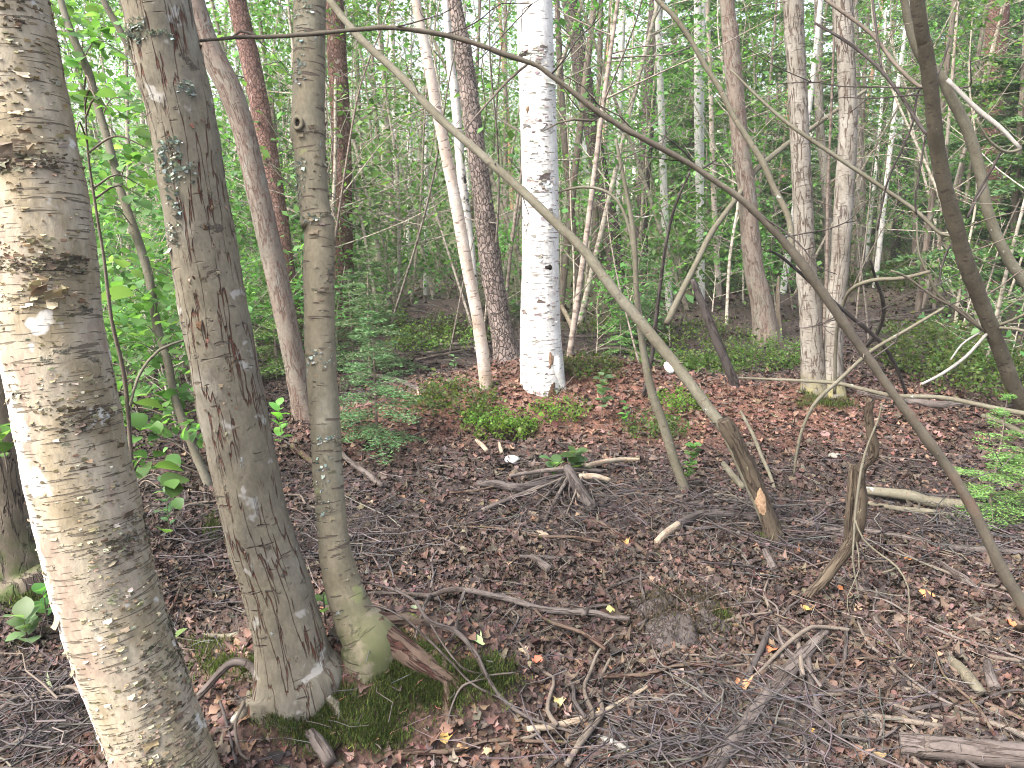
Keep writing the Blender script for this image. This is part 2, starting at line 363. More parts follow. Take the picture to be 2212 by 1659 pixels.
def far_stem(name, a, c):
    b = NB(name); v = b.attr('bk'); r = b.rnd()
    k = b.noise(b.mul(v, 16, 16, 30), 1, 3, .6)
    col = b.mix(b.rg(k, .45, .65), b.mix(r, a, c), b.mix(1., b.mix(r, a, c), (.45, .42, .4), 'MULTIPLY'))
    b.bump(k, .5, .006); return b.fin(col, .9, .15)
MB['farstem'] = far_stem('bark_far_sapling', (.25, .22, .17), (.42, .38, .32))
MB['fardark'] = far_stem('bark_far_dark', (.15, .12, .10), (.28, .235, .20))
MB['deadtwig'] = far_stem('bark_spruce_twig', (.15, .125, .10), (.24, .21, .18))

def leafmat(name, trans=.5, rough=.45, spec=.3, var=.25, tcol=(1.25, 1.2, .55)):
    b = NB(name); c = b.attr('col', 'Color'); r = b.rnd()
    hs = b.n('ShaderNodeHueSaturation'); b.l(c, hs.inputs['Color']); b.l(b.rg(r, 0, 1, 1-var, 1+var), hs.inputs['Value'])
    b.l(b.rg(r, 0, 1, .485, .512), hs.inputs['Hue'])
    col = hs.outputs[0]; b.fin(col, rough, spec)
    if trans:
        t = b.n('ShaderNodeBsdfTranslucent'); b.l(b.mix(1., col, tcol, 'MULTIPLY'), t.inputs[0])
        m = b.n('ShaderNodeMixShader'); m.inputs[0].default_value = trans
        b.t.links.new(b.p.outputs[0], m.inputs[1]); b.t.links.new(t.outputs[0], m.inputs[2]); b.t.links.new(m.outputs[0], b.out.inputs[0])
    return b.m
ML = leafmat('leaf_green', .55, tcol=(1.3, 1.38, .72)); MN = leafmat('needle_green', .25, .5, .2, .2, (1.2, 1.2, .6))
MLIT = leafmat('leaf_litter', .0, .66, .22, 0); MMOSS = leafmat('moss_green', .3, .8, .1, 0, (1.2, 1.2, .6))
MTW = leafmat('twig_litter', 0, .7, .25, 0); MFL = leafmat('bark_flakes', .15, .8, .15, 0, (1.1, 1, .8)); MLICH = leafmat('lichen_flakes', .1, .9, .1, 0)
def plain(name, a, c, sc=30, rough=.8):
    b = NB(name); k = b.noise(b.pos(), sc, 4, .65); b.bump(k, .7, .006); return b.fin(b.ramp(k, [(.35, a), (.65, c)]), rough, .2)
MDARK = plain('dark_hollow', (.012, .009, .007), (.03, .022, .017)); MWOODRED = plain('exposed_wood', (.12, .07, .045), (.30, .20, .13), 60)
MFUNG = plain('fungus_white', (.55, .54, .5), (.78, .76, .72), 30); MCHIP = plain('fresh_wood', (.20, .12, .07), (.40, .28, .18), 70)
MSTONE = plain('stone_pale', (.13, .12, .10), (.24, .225, .2), 25)

# ---------------------------------------------------------------- ground
def red_mask(x, y):      # reddish dry litter on the hummocks
    d = np.exp(-((((x-.2)/1.25)**2+((y-5.6)/.75)**2)**1.5))+np.exp(-((((x-1.7)/1.7)**2+((y-5.45)/.75)**2)**1.5))
    d = d+.8*np.exp(-(((x+1.0)/.55)**2+((y-5.0)/.5)**2))+.55*np.exp(-(((x+.55)/.6)**2+((y-2.05)/.4)**2))
    return np.clip(d, 0, 1)
def green_mask(x, y):
    p = np.stack([x, y, 0*x], -1)
    cor = np.maximum(np.exp(-((x-4.1-(y-8)*.42)/1.1)**2), np.exp(-((x+1.3+(y-11)*.05)/.8)**2))*(y < 17)
    return np.clip((y-8.2)/5, 0, 1)*np.clip(.55+1.0*fbm(p*.5+9, 3), 0, 1)*(1-.85*cor)
def make_ground():
    a = np.concatenate([np.linspace(-6, 0, 7)[:-1], np.arange(0, 1, .25), np.arange(1, 7.5, .03), 7.5*1.03**np.arange(0, 87)])
    xs = np.concatenate([-(3.5*1.06**np.arange(1, 56))[::-1], np.arange(-3.5, 3.51, .035), 3.5*1.06**np.arange(1, 56)])
    X, Y = np.meshgrid(xs, a); Z = hg(X, Y)
    V = np.stack([X, Y, Z], -1).reshape(-1, 3); n, m = len(xs), len(a)
    i = np.arange(m-1)[:, None]; j = np.arange(n-1)[None]
    q = np.stack([i*n+j, i*n+j+1, (i+1)*n+j+1, (i+1)*n+j], -1).reshape(-1, 4)
    x, y = V[:, 0], V[:, 1]; r = red_mask(x, y)[:, None]; g = green_mask(x, y)[:, None]
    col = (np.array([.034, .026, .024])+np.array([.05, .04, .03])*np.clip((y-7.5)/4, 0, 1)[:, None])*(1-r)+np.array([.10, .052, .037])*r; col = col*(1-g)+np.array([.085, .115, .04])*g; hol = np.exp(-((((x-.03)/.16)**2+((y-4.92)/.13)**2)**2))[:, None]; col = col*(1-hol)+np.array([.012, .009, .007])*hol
    b = NB('forest_floor'); p = b.pos(); c = b.attr('col', 'Color')
    k = b.noise(p, 22, 5, .7); k2 = b.vor(p, 45, 'F1', 'Distance')
    c = b.mix(b.rg(k, .3, .7), b.mix(1., c, (.55, .52, .52), 'MULTIPLY'), b.mix(1., c, (1.5, 1.4, 1.35), 'MULTIPLY'))
    b.bump(b.ma('ADD', k, k2), .8, .02); mat = b.fin(c, .8, .25)
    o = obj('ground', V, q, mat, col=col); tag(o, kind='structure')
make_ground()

# ---------------------------------------------------------------- trunks measured on the photograph, rooted on the ground
def trunk_ctrl(path, Yb=None, Yt=None, ext=6., sink=.12, k=1., ups=.5, zb=None):
    """path: (u, v, width) from the top of the picture down to the foot"""
    path = list(path); ub, vb, wb_ = path[-1]
    if vb < 1700:                               # the measured foot is the near side of the stem: its axis stands half a stem behind
        vb = vb-.5*wb_*k*sin(PITCH+math.atan((vb-H/2)/F)); path[-1] = (ub, vb, wb_)
        while len(path) > 2 and path[-2][1] > vb-8: path.pop(-2)
    if Yb is None: Yb = G(ub, vb)[1]
    if Yt is None: Yt = Yb
    vt = path[0][1]; out = []
    for u, v, w in reversed(path):
        f = (vb-v)/max(1, vb-vt); p = P(u, v, Yb+(Yt-Yb)*f)
        out.append([*p, k*w*.5*m_px(p)])
    out = np.array(out); base = out[0, :3].copy()
    gz = float(hg(base[0], base[1]))
    if base[2] > gz+.02:                        # the foot is hidden: carry the stem on down to the ground
        d = out[0, :3]-out[1, :3]; d /= np.linalg.norm(d); d[2] = min(d[2], -.5); L = (base[2]-gz)/-d[2]
        nb = base+d*L; nb[2] = hg(nb[0], nb[1]); out = np.vstack([[*nb, out[0, 3]*1.1], out]); base = nb
    s = out[0].copy(); s[2] -= sink; s[3] *= 1.05; out = np.vstack([s, out])
    if ext:
        d = out[-1, :3]-out[-2, :3]; d /= np.linalg.norm(d); up = np.array([0, 0, 1.]); q = out[-1]
        for i in range(4):
            d = d*(1-.25*ups)+up*.25*ups; d /= np.linalg.norm(d)
            q = np.array([*(q[:3]+d*ext/4), q[3]*(.86 if i < 3 else .6)]); out = np.vstack([out, q])
    return out, base
def branch_ctrl(path, Y0, Y1=None, k=1.):
    Ys = np.linspace(Y0, Y0 if Y1 is None else Y1, len(path)); out = []
    for (u, v, w), y in zip(path, Ys):
        p = P(u, v, y); out.append([*p, max(.0012, k*w*.5*m_px(p))])
    return np.array(out)
TR = {}
def tree(name, label, cat, path, mat, n=20, step=.06, rough=.0, rf=30, lump=.05, lf=2.5, flare=.0, fl=.12, group=None, part='trunk', seed=None, **k):
    c, base = trunk_ctrl(path, **k); r = empty(name, base, label, cat, group)
    V, Fs, bk, ax = tube(c, n, step, rough, rf, lump, lf, flare=flare, fl=fl, seed=seed)
    t = obj(part, V, Fs, MB[mat], r, bk=bk); ax['root'] = r; ax['trunk'] = t; ax['path'] = path; ax['base'] = base; return ax
def limb(ax, path, Y0, Y1=None, mat='twig', name='branch', n=6, step=.06, lump=.16, under=None, k=.86):
    V, Fs, bk, a = tube(branch_ctrl(path, Y0, Y1, k), n, step, 0, 8, lump, 7)
    o = obj(name, V, Fs, MB[mat], under or ax['root'], bk=bk); a['trunk'] = o; a['root'] = ax['root'] if isinstance(ax, dict) else ax; return a
def near_ring(ax, v): return int(np.argmin(np.abs(ax['pix'][:, 1]-v)+1e3*(ax['C'][:, 1] < 0)))
def surf(ax, u, v, off=0.):
    """points of the stem's surface seen at pixels u, v, with their outward normals"""
    u = np.atleast_1d(u); v = np.atleast_1d(v); px = ax['pix']
    i = np.argmin(np.abs(px[None, :, 1]-v[:, None]), 1); i = np.clip(i, 1, len(px)-2)
    C = ax['C'][i]; r = ax['r'][i]; w = r/(C[:, 1]*cP-(C[:, 2]-CAMZ)*sP)*F
    # interpolate the axis across the ring spacing
    dv = (v-px[i, 1]); sl = (px[i+1]-px[i-1]); f = dv/np.where(np.abs(sl[:, 1]) < 1e-6, 1, sl[:, 1])
    C = C+(ax['C'][i+1]-ax['C'][i-1])*f[:, None]; uc = px[i, 0]+sl[:, 0]*f
    s = np.clip((u-uc)/w, -.97, .97); T = ax['T'][i]
    toc = np.array([0, 0, CAMZ])-C; toc -= T*np.sum(toc*T, 1)[:, None]; toc /= np.linalg.norm(toc, axis=1)[:, None]
    rt = np.cross(T, toc); rt *= np.sign(rt[:, :1]+1e-9)
    N = rt*s[:, None]+toc*np.sqrt(1-s*s)[:, None]
    return C+N*(r+off)[:, None], N, T
def patch(ax, name, u, v, ru, rv, mat, off=.003, under=None, dome=.6, shape=None, n=14):
    a = np.linspace(0, 2*pi, 22)[:-1]; rad = np.array([.0, .35, .7, 1.])[:, None]
    k = 1+.16*np.sin(a*3+u)+.1*np.sin(a*5+v)
    uu = (u+ru*rad*np.cos(a)*k).ravel(); vv = (v+rv*rad*np.sin(a)*k).ravel()
    h = (off*(1-np.broadcast_to(rad, (4, 21))**2*1.25)).ravel()*1.
    p, N, T = surf(ax, uu, vv); V = p+N*(h)[:, None]; m = 21
    i = np.arange(3)[:, None]; j = np.arange(m)[None]
    q = np.stack([i*m+j, i*m+(j+1) % m, (i+1)*m+(j+1) % m, (i+1)*m+j], -1).reshape(-1, 4)
    return obj(name, V, q, mat, under or ax['root'])
def flakes(ax, spots, size, cols, out=.6, name='peeling_bark', mat=None, wide=1.6, under=None):
    pp, NN, TT = [], [], []
    for (u, v, ru, rv, k) in spots:
        p, N, T = surf(ax, u+U(-1, 1, k)*ru, v+U(-1, 1, k)*rv); pp.append(p); NN.append(N); TT.append(T)
    p, N, T = map(np.concatenate, (pp, NN, TT)); n = len(p)
    X = np.cross(T, N); s = size*np.exp(rng.normal(0, .5, n))
    # a strip: root on the bark, free edge curling outwards
    sg = np.where(U(0, 1, n) < .5, 1, -1)[:, None]; up = np.where(U(0, 1, n) < .6, 1, -1)[:, None]
    rows = []
    jag = U(.7, 1.3, (n, 3, 4))
    for k, (d, o_) in enumerate([(0, .0), (.35, .12), (.65, .35), (.85, .75)]):
        for j, x in enumerate((-1, 0, 1)):
            o2 = out*U(.4, 1.2, n) if k else np.zeros(n)
            rows.append(p+X*(x*wide*s*.5*jag[:, j, k]*(1-.25*k/3))[:, None]+T*up*(d*s*jag[:, j, k])[:, None]+N*(o_*o2*s+.0008-.004*(k == 0))[:, None])
    V = np.stack(rows, 1).reshape(-1, 3)
    f = np.array([(r*3+c, r*3+c+1, r*3+c+4, r*3+c+3) for r in range(3) for c in range(2)])
    Fs = (f[None]+(np.arange(n)*12)[:, None, None]).reshape(-1, 4)
    col = np.repeat(pal(cols, n, .2), 12, 0)
    return tag(obj(name, V, Fs, mat or MFL, under or ax['root'], smooth=False, col=col), kind='stuff')

# --- the near birch on the left
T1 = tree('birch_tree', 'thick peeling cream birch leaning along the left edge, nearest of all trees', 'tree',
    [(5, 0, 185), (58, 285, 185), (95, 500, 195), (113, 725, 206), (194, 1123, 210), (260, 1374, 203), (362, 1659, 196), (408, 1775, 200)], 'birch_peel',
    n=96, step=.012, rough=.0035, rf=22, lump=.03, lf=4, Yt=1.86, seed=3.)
sp = [(113, 725, 95, 700, 420), (280, 1400, 95, 260, 420), (190, 1100, 100, 300, 330), (60, 560, 90, 40, 130), (80, 640, 60, 30, 60), (60, 330, 80, 30, 60), (190, 850, 60, 60, 60), (330, 1560, 90, 120, 200), (40, 200, 60, 200, 90)]
flakes(T1, sp, .0048, [(.30, .25, .165), (.22, .18, .12), (.38, .335, .26), (.16, .125, .08), (.25, .185, .13)], .6)
flakes(T1, [(110, 620, 50, 25, 10), (135, 650, 30, 12, 8), (60, 355, 14, 18, 6), (395, 1740, 60, 30, 10), (265, 1300, 30, 25, 6)], .015, [(.33, .27, .19), (.25, .19, .14)], 1.0, name='peeling_bark', wide=1.3)
flakes(T1, [(75, 575, 100, 18, 300), (75, 370, 80, 16, 200), (350, 1500, 60, 130, 380), (180, 905, 50, 25, 120), (270, 1160, 60, 40, 140), (30, 40, 20, 60, 60), (385, 1640, 50, 60, 160)], .005, [(.10, .09, .062), (.13, .115, .08), (.18, .155, .11)], .8, name='bark_crust')
# --- the fissured alder
T2 = tree('alder_tree', 'thick grey-brown leaning alder with reddish fissures and lichen beside the peeling birch', 'tree',
    [(335, 0, 141), (398, 285, 138), (440, 553, 141), (494, 838, 141), (552, 1123, 138), (605, 1290, 141), (640, 1440, 150), (648, 1515, 162)], 'alder',
    n=72, step=.014, rough=.006, rf=14, lump=.035, lf=4, Yt=2.30, flare=.30, fl=.07, seed=9.)
LIC = [(.25, .30, .28), (.32, .36, .33), (.20, .24, .22), (.36, .38, .33)]
flakes(T2, [(300, 85, 20, 25, 90), (350, 100, 30, 8, 30), (400, 212, 16, 10, 40), (372, 345, 25, 30, 120), (395, 390, 30, 20, 40), (380, 470, 14, 70, 70), (415, 228, 8, 5, 15)], .006, LIC, 1.2, 'lichen', MLICH, 1.)
flakes(T2, [(470, 750, 60, 700, 420), (640, 1440, 60, 60, 60)], .006, [(.15, .11, .08), (.22, .18, .13), (.12, .06, .04)], .6, 'bark_flakes', wide=.7)
# --- the knotted smooth trunk
T3 = tree('knotted_tree', 'smooth grey-brown trunk with a hollow knot, standing right of the fissured alder', 'tree',
    [(668, 0, 68), (666, 230, 68), (665, 285, 76), (669, 325, 68), (680, 450, 66), (684, 478, 72), (690, 510, 66), (690, 700, 65), (697, 838, 65), (716, 1123, 65), (732, 1228, 72), (765, 1330, 84), (800, 1412, 105)], 'smooth',
    n=48, step=.016, rough=.003, rf=14, lump=.05, lf=5, Yt=2.5, flare=.45, fl=.09, seed=21.)
kp, kn, kt = surf(T3, 647, 278); kp, kn, kt = kp[0], kn[0], kt[0]; X = np.cross(kt, kn)
ring = np.array([[*(kp+.013*cos(a)*X+.017*sin(a)*kt+kn*.008), .0062] for a in np.linspace(0, 2*pi, 13)])
V, Fs, bk, _ = tube(ring, 8, .006, .002, 60, cap=False); kk = obj('knot', V, Fs, MB['smooth'], T3['root'], bk=bk)
a = np.linspace(0, 2*pi, 13)[:-1]; V = np.vstack([[kp+kn*.003], [kp+.013*cos(q)*X+.017*sin(q)*kt+kn*.007 for q in a]])
obj('knot_hollow', V, np.array([(0, 1+i, 1+(i+1) % 12) for i in range(12)]), MDARK, kk)
flakes(T3, [(655, 30, 20, 25, 50), (650, 400, 12, 50, 70), (680, 480, 24, 8, 30), (690, 770, 25, 20, 40), (710, 945, 22, 8, 40), (700, 1040, 15, 60, 40), (690, 1090, 10, 20, 20), (650, 130, 10, 60, 40)], .005, LIC, 1.1, 'lichen', MLICH, 1.)
flakes(T3, [(692, 633, 26, 5, 14), (684, 480, 30, 5, 16), (672, 292, 28, 6, 20), (716, 945, 20, 6, 10), (735, 1240, 30, 8, 12), (700, 700, 28, 500, 90)], .006, [(.17, .14, .10), (.24, .2, .15)], .7, 'bark_flakes', wide=1.6)
V, Fs, bk, _ = tube(np.array([[*(G(800, 1385)+[0, 0, .05]), .05], [*(G(850, 1405)+[0, 0, .025]), .045], [*(G(905, 1432)+[0, 0, .012]), .04], [*(G(965, 1462)+[0, 0, -.004]), .032], [*(G(1020, 1500)-[0, 0, .03]), .024], [*(G(1060, 1525)-[0, 0, .07]), .018]]), 18, .012, .012, 16, .22, 7)
obj('root', V, Fs, MB['redrot'], T3['root'], bk=bk)
def roots(ax, specs, mat, name='root'):
    b0 = ax['base']
    for az, L, r0 in specs:
        m = 6; t = np.linspace(0, 1, m); a = radians(az)+rng.normal(0, .12, m)*t; x = b0[0]+np.cos(a)*(.02+L*t); y = b0[1]+np.sin(a)*(.02+L*t)
        z = hg(x, y)+np.array([.09, .035, .012, .0, -.012, -.05])*r0/.04; V, Fs, bk, _ = tube(np.stack([x, y, z, r0*(1.15-.75*t)], -1), 12, .02, .006, 22, .18, 6); obj(name, V, Fs, MB[mat], ax['root'], bk=bk)
roots(T2, ((-80, .17, .024), (-150, .22, .028), (-35, .2, .026), (170, .2, .026)), 'alder'); roots(T3, ((-20, .34, .026), (30, .26, .024)), 'redrot')
# --- the far-left mossy trunk behind the birch
T0 = tree('mossy_tree', 'dark mossy trunk half hidden behind the peeling birch at the left edge', 'tree',
    [(-30, 500, 90), (0, 800, 92), (25, 1100, 110), (45, 1230, 125), (55, 1275, 150)], 'mossy', n=32, step=.03, rough=.008, rf=12, lump=.05, flare=.25, fl=.1)
# --- mid trunks
T4 = tree('bent_tree', 'grey trunk bent near its top, leaning behind the fissured alder and knotted trunk', 'tree',
    [(415, 0, 48), (452, 105, 50), (497, 195, 51), (527, 285, 48), (558, 420, 48), (590, 560, 48), (620, 700, 46), (645, 830, 45), (660, 915, 52)], 'greyred', n=24, step=.04, rough=.004, rf=16, lump=.06, flare=.3)
T5 = tree('pine_tree', 'dark purple-brown pine leaning close behind the bent grey trunk', 'tree',
    [(512, 0, 38), (545, 150, 42), (575, 300, 40), (600, 450, 38), (618, 580, 37), (642, 770, 44)], 'pine', n=20, step=.05, rough=.006, rf=16, lump=.04)
T6 = tree('pine_tree', 'upright red-brown scaly pine just right of the knotted trunk', 'tree',
    [(722, 0, 40), (730, 150, 42), (737, 300, 43), (742, 550, 42), (748, 660, 45), (750, 732, 54)], 'pine', n=24, step=.05, rough=.006, rf=16, lump=.04, flare=.3)
T7 = tree('birch_tree', 'slim pinkish birch crossing before the thin white birch, left of the big one', 'tree',
    [(898, 0, 21), (925, 137, 24), (951, 275, 23), (980, 412, 26), (1008, 570, 26), (1032, 690, 26), (1051, 842, 28)], 'thin_birch', n=16, step=.05, rough=.003, rf=20, lump=.07, lf=4)
T8 = tree('birch_tree', 'thin white birch with black marks behind the slim pinkish birch', 'tree',
    [(963, 0, 15), (973, 137, 18), (983, 206, 20), (994, 344, 20), (1001, 412, 19), (1013, 498, 17), (1020, 570, 17), (1034, 765, 18)], 'birch_black', n=14, step=.06, rough=.004, rf=16, lump=.06)
T9 = tree('pine_tree', 'trunk with dark cracked bark plates just left of the big white birch', 'tree',
    [(982, 0, 30), (999, 103, 38), (1013, 206, 40), (1027, 309, 40), (1041, 412, 43), (1060, 570, 48), (1080, 690, 46), (1096, 785, 58)], 'cracked', n=28, step=.04, rough=.008, rf=16, lump=.04, flare=.25)
T10 = tree('birch_tree', 'big bright white birch on the reddish hummock in the middle', 'tree',
    [(1154, 0, 77), (1158, 137, 78), (1163, 275, 78), (1167, 412, 79), (1167, 570, 80), (1167, 690, 85), (1169, 766, 92), (1172, 838, 98)], 'white', n=44, step=.03, rough=.004, rf=14, lump=.025, lf=3, seed=5.)
patch(T10, 'bark_scar', 1189, 770, 6.5, 19, MWOODRED, .008); patch(T10, 'bark_gap', 1193, 836, 8, 18, plain('rotten_gap', (.035, .02, .014), (.13, .075, .05), 50), .006)
patch(T10, 'branch_scar', 1140, 238, 4, 9, MWOODRED, .012); patch(T10, 'branch_scar', 1186, 574, 8, 6, MDARK, .006); patch(T10, 'dark_patch', 1132, 122, 16, 8, MDARK, .004)
flakes(T10, [(1167, 480, 36, 360, 260), (1150, 120, 30, 14, 60), (1170, 395, 30, 8, 40)], .012, [(.55, .53, .5), (.4, .36, .33), (.22, .19, .17)], .4, wide=1.8)
V, Fs, bk, _ = tube(np.array([[*P(1198, 770, G(1172, 838)[1]-.02), .035], [*P(1203, 800, G(1172, 838)[1]-.03), .035], [*(G(1212, 838)), .035], [*(G(1220, 850)-[0, 0, .06]), .03]]), 14, .03, .005, 20, .1, 4)
obj('root', V, Fs, MB['white'], T10['root'], bk=bk)
T11 = tree('conifer_tree', 'dark plated conifer trunk close right behind the big white birch', 'tree',
    [(1231, 0, 36), (1252, 120, 38), (1272, 240, 38), (1296, 378, 36), (1317, 481, 38), (1328, 560, 38), (1335, 668, 42)], 'darktree', n=20, step=.08, rough=.01, rf=12, lump=.04)
T12 = tree('conifer_tree', 'dark straight conifer trunk halfway from the white birch to the grey-red trunk', 'tree',
    [(1417, 0, 28), (1406, 137, 28), (1399, 275, 28), (1390, 412, 26), (1385, 560, 27), (1382, 640, 30)], 'darktree', n=18, step=.08, rough=.01, rf=12, lump=.04)
T13 = tree('alder_tree', 'thin grey stem rising between the white birch and the dark plated conifer', 'tree',
    [(1203, 0, 12), (1217, 275, 14), (1234, 447, 14), (1250, 640, 16)], 'greyred', n=12, step=.1, lump=.06)
T14 = tree('birch_tree', 'thin white birch left of the dark straight conifer', 'tree', [(1345, 0, 15), (1340, 172, 14), (1338, 310, 12), (1336, 600, 12)], 'birch_black', n=12, step=.1, lump=.05)
T15 = tree('birch_tree', 'thin white birch just left of the grey-red trunk', 'tree', [(1507, 0, 16), (1508, 137, 17), (1508, 275, 17), (1512, 447, 17), (1514, 655, 18)], 'birch_black', n=12, step=.1, lump=.05)
T16 = tree('alder_tree', 'grey trunk turning reddish at its foot, left of the twin grey birches', 'tree',
    [(1570, 0, 30), (1577, 69, 36), (1586, 172, 36), (1599, 309, 36), (1613, 412, 38), (1627, 570, 42), (1645, 655, 46), (1655, 745, 56)], 'greyred', n=28, step=.04, rough=.006, rf=14, lump=.04, flare=.25)
T17 = tree('birch_tree', 'left stem of the twin grey birches with dashed bark on the hummock', 'tree',
    [(1713, 0, 42), (1720, 137, 41), (1727, 275, 40), (1733, 412, 41), (1741, 570, 42), (1749, 655, 46), (1754, 758, 47), (1758, 858, 54)], 'greybirch', n=32, step=.03, rough=.006, rf=16, lump=.04, flare=.25)
T18 = tree('birch_tree', 'right stem of the twin grey birches with dashed bark on the hummock', 'tree',
    [(1821, 0, 40), (1828, 137, 38), (1832, 275, 38), (1824, 412, 40), (1815, 560, 38), (1803, 690, 38), (1800, 795, 38), (1803, 862, 42)], 'greybirch', n=32, step=.03, rough=.006, rf=16, lump=.04, flare=.2)
T19 = tree('birch_tree', 'pale thin trunk seen between the twin grey birches', 'tree', [(1768, 0, 19), (1768, 137, 19), (1771, 275, 18), (1785, 412, 20), (1792, 640, 22)], 'greybirch', n=14, step=.08, lump=.06)
T20 = tree('birch_tree', 'pale thin trunk just right behind the twin grey birches', 'tree', [(1845, 0, 16), (1852, 250, 18), (1860, 400, 20), (1857, 620, 20)], 'greybirch', n=14, step=.08, lump=.06)
T21 = tree('leaning_tree', 'dark mossy-brown stem leaning down to the right edge, nearest on the right', 'tree',
    [(1981, 0, 33), (1998, 103, 34), (2012, 206, 34), (2022, 309, 36), (2043, 412, 36), (2067, 498, 37), (2088, 570, 38), (2115, 640, 36), (2142, 708, 35), (2180, 811, 35), (2204, 862, 35), (2245, 945, 38)], 'darkstem', n=28, step=.02, rough=.004, rf=26, lump=.12, lf=7, k=.88, Yt=4.2)
T22 = tree('leaning_tree', 'grey leaning stem with a pink-barked bend, behind the dark leaning stem', 'tree',
    [(1952, -10, 20), (1968, 69, 24), (1996, 130, 27), (2036, 172, 28), (2053, 206, 28), (2094, 292, 27), (2118, 378, 27), (2136, 464, 27), (2173, 550, 28), (2215, 610, 29), (2300, 720, 32), (2400, 850, 34)], 'pole', n=18, step=.03, rough=.004, rf=24, lump=.13, lf=6, ext=3, k=.82)
y22 = G(2400, 850)[1]
b = limb(T22, [(2046, 172, 13), (2110, 235, 14), (2160, 275, 14), (2205, 322, 12)], y22-.05, y22-.3, 'white_stick', 'dead_branch', 8, k=.72)
limb(T22, [(2205, 322, 9), (2185, 328, 8), (2163, 324, 7), (2130, 295, 6), (2110, 255, 4)], y22-.3, y22-.35, 'pole', 'dead_branch')
limb(T22, [(2163, 326, 6), (2140, 370, 6), (2110, 420, 5), (2095, 455, 4)], y22-.3, y22-.2, 'deaddark', 'dead_branch')
limb(T22, [(2050, 182, 6), (2075, 190, 6), (2095, 187, 5), (2098, 178, 4), (2095, 120, 3)], y22-.05, y22-.2, 'deaddark', 'dead_branch')
y21 = G(2245, 945)[1]
def l21(path, a=0., b=.2, mat='twig', name='branch'): return limb(T21, path, y21+a-.12, y21+b, mat, name)
l21([(2072, 509, 9), (2032, 505, 9), (1984, 460, 10), (1916, 412, 10), (1809, 340, 10), (1709, 272, 9), (1641, 213, 8), (1579, 151, 5)], 0, .5, 'pole')
l21([(2022, 190, 10), (1985, 186, 10), (1933, 137, 10), (1881, 72, 10), (1785, 0, 9), (1730, -45, 8)], 0, .4, 'twig')
l21([(2018, 300, 9), (1995, 282, 9), (1950, 213, 9), (1902, 151, 9), (1850, 105, 8), (1795, 69, 7), (1760, 50, 6)], 0, .2, 'deaddark')
l21([(1904, 150, 6), (1896, 86, 6), (1885, 0, 5), (1883, -40, 5)], .2, .25, 'deaddark')
l21([(2008, 180, 6), (1983, 198, 6), (1971, 268, 6), (1945, 330, 6), (1916, 395, 6), (1895, 498, 5)], 0, .1, 'deaddark')
l21([(2012, 285, 6), (1998, 303, 5), (1990, 350, 5), (1977, 430, 5), (1980, 465, 4)], 0, -.1, 'deaddark')
l21([(2022, 170, 6), (2040, 125, 5), (2052, 80, 4)], 0, -.1, 'deaddark')
l21([(2090, 470, 7), (2110, 430, 6), (2130, 400, 5)], 0, -.1, 'deaddark')
l21([(2142, 714, 8), (2128, 725, 8), (2087, 770, 8), (2036, 807, 8), (1991, 830, 7)], 0, -.35, 'white_stick', 'dead_branch')
l21([(2130, 713, 5), (2105, 725, 5), (2077, 745, 5), (2053, 778, 4)], 0, -.3, 'white_stick', 'dead_branch')
l21([(2140, 705, 9), (2165, 700, 9), (2190, 690, 8), (2215, 678, 7)], 0, -.3, 'pole')
l21([(2135, 712, 9), (2165, 708, 8), (2200, 712, 8), (2240, 722, 7)], 0, -.4, 'pole')
l21([(2120, 712, 7), (2060, 665, 7), (2015, 640, 6), (1960, 600, 6), (1925, 585, 5)], -.05, -.3, 'twig')
l21([(2125, 715, 7), (2090, 680, 7), (2030, 640, 7), (2003, 588, 8), (1985, 545, 6), (1980, 480, 4)], -.05, -.15, 'pole')
l21([(2070, 505, 6), (2045, 545, 5), (2030, 600, 4), (2045, 640, 3)], -.05, -.2, 'deaddark')
T23 = tree('pine_tree', 'greyish pine trunk behind spruce boughs at the upper right', 'tree', [(2158, 0, 44), (2145, 200, 42), (2140, 450, 40), (2138, 630, 42)], 'pine', n=20, step=.08, rough=.008, rf=14)

# --- bent and leaning stems, snags
LB = tree('bent_sapling', 'long arching bare stem rooted at lower right and bowing over to the upper left', 'sapling',
    [(428, 88, 8), (470, 85, 9), (520, 80, 10), (560, 80, 11), (620, 77, 11), (700, 71, 12), (760, 65, 13), (820, 60, 13), (870, 62, 13), (920, 69, 13), (980, 80, 13), (1030, 95, 14), (1080, 114, 14), (1120, 127, 15), (1160, 142, 15), (1200, 170, 15), (1245, 205, 15), (1290, 240, 15), (1345, 275, 15), (1400, 305, 16), (1450, 332, 16), (1500, 360, 17), (1550, 395, 18), (1600, 430, 19), (1655, 482, 21), (1700, 530, 22), (1738, 577, 25), (1770, 622, 26), (1810, 680, 26), (1850, 738, 26), (1890, 795, 26), (1930, 852, 26), (1970, 905, 27), (2010, 960, 27), (2050, 1015, 27), (2080, 1062, 27), (2112, 1120, 28), (2140, 1180, 29), (2170, 1240, 31), (2205, 1300, 34), (2222, 1335, 38)], 'twig_red',
    n=14, step=.02, rough=.0015, rf=40, lump=.10, lf=9, ext=0, Yt=2.45) if 0 else None
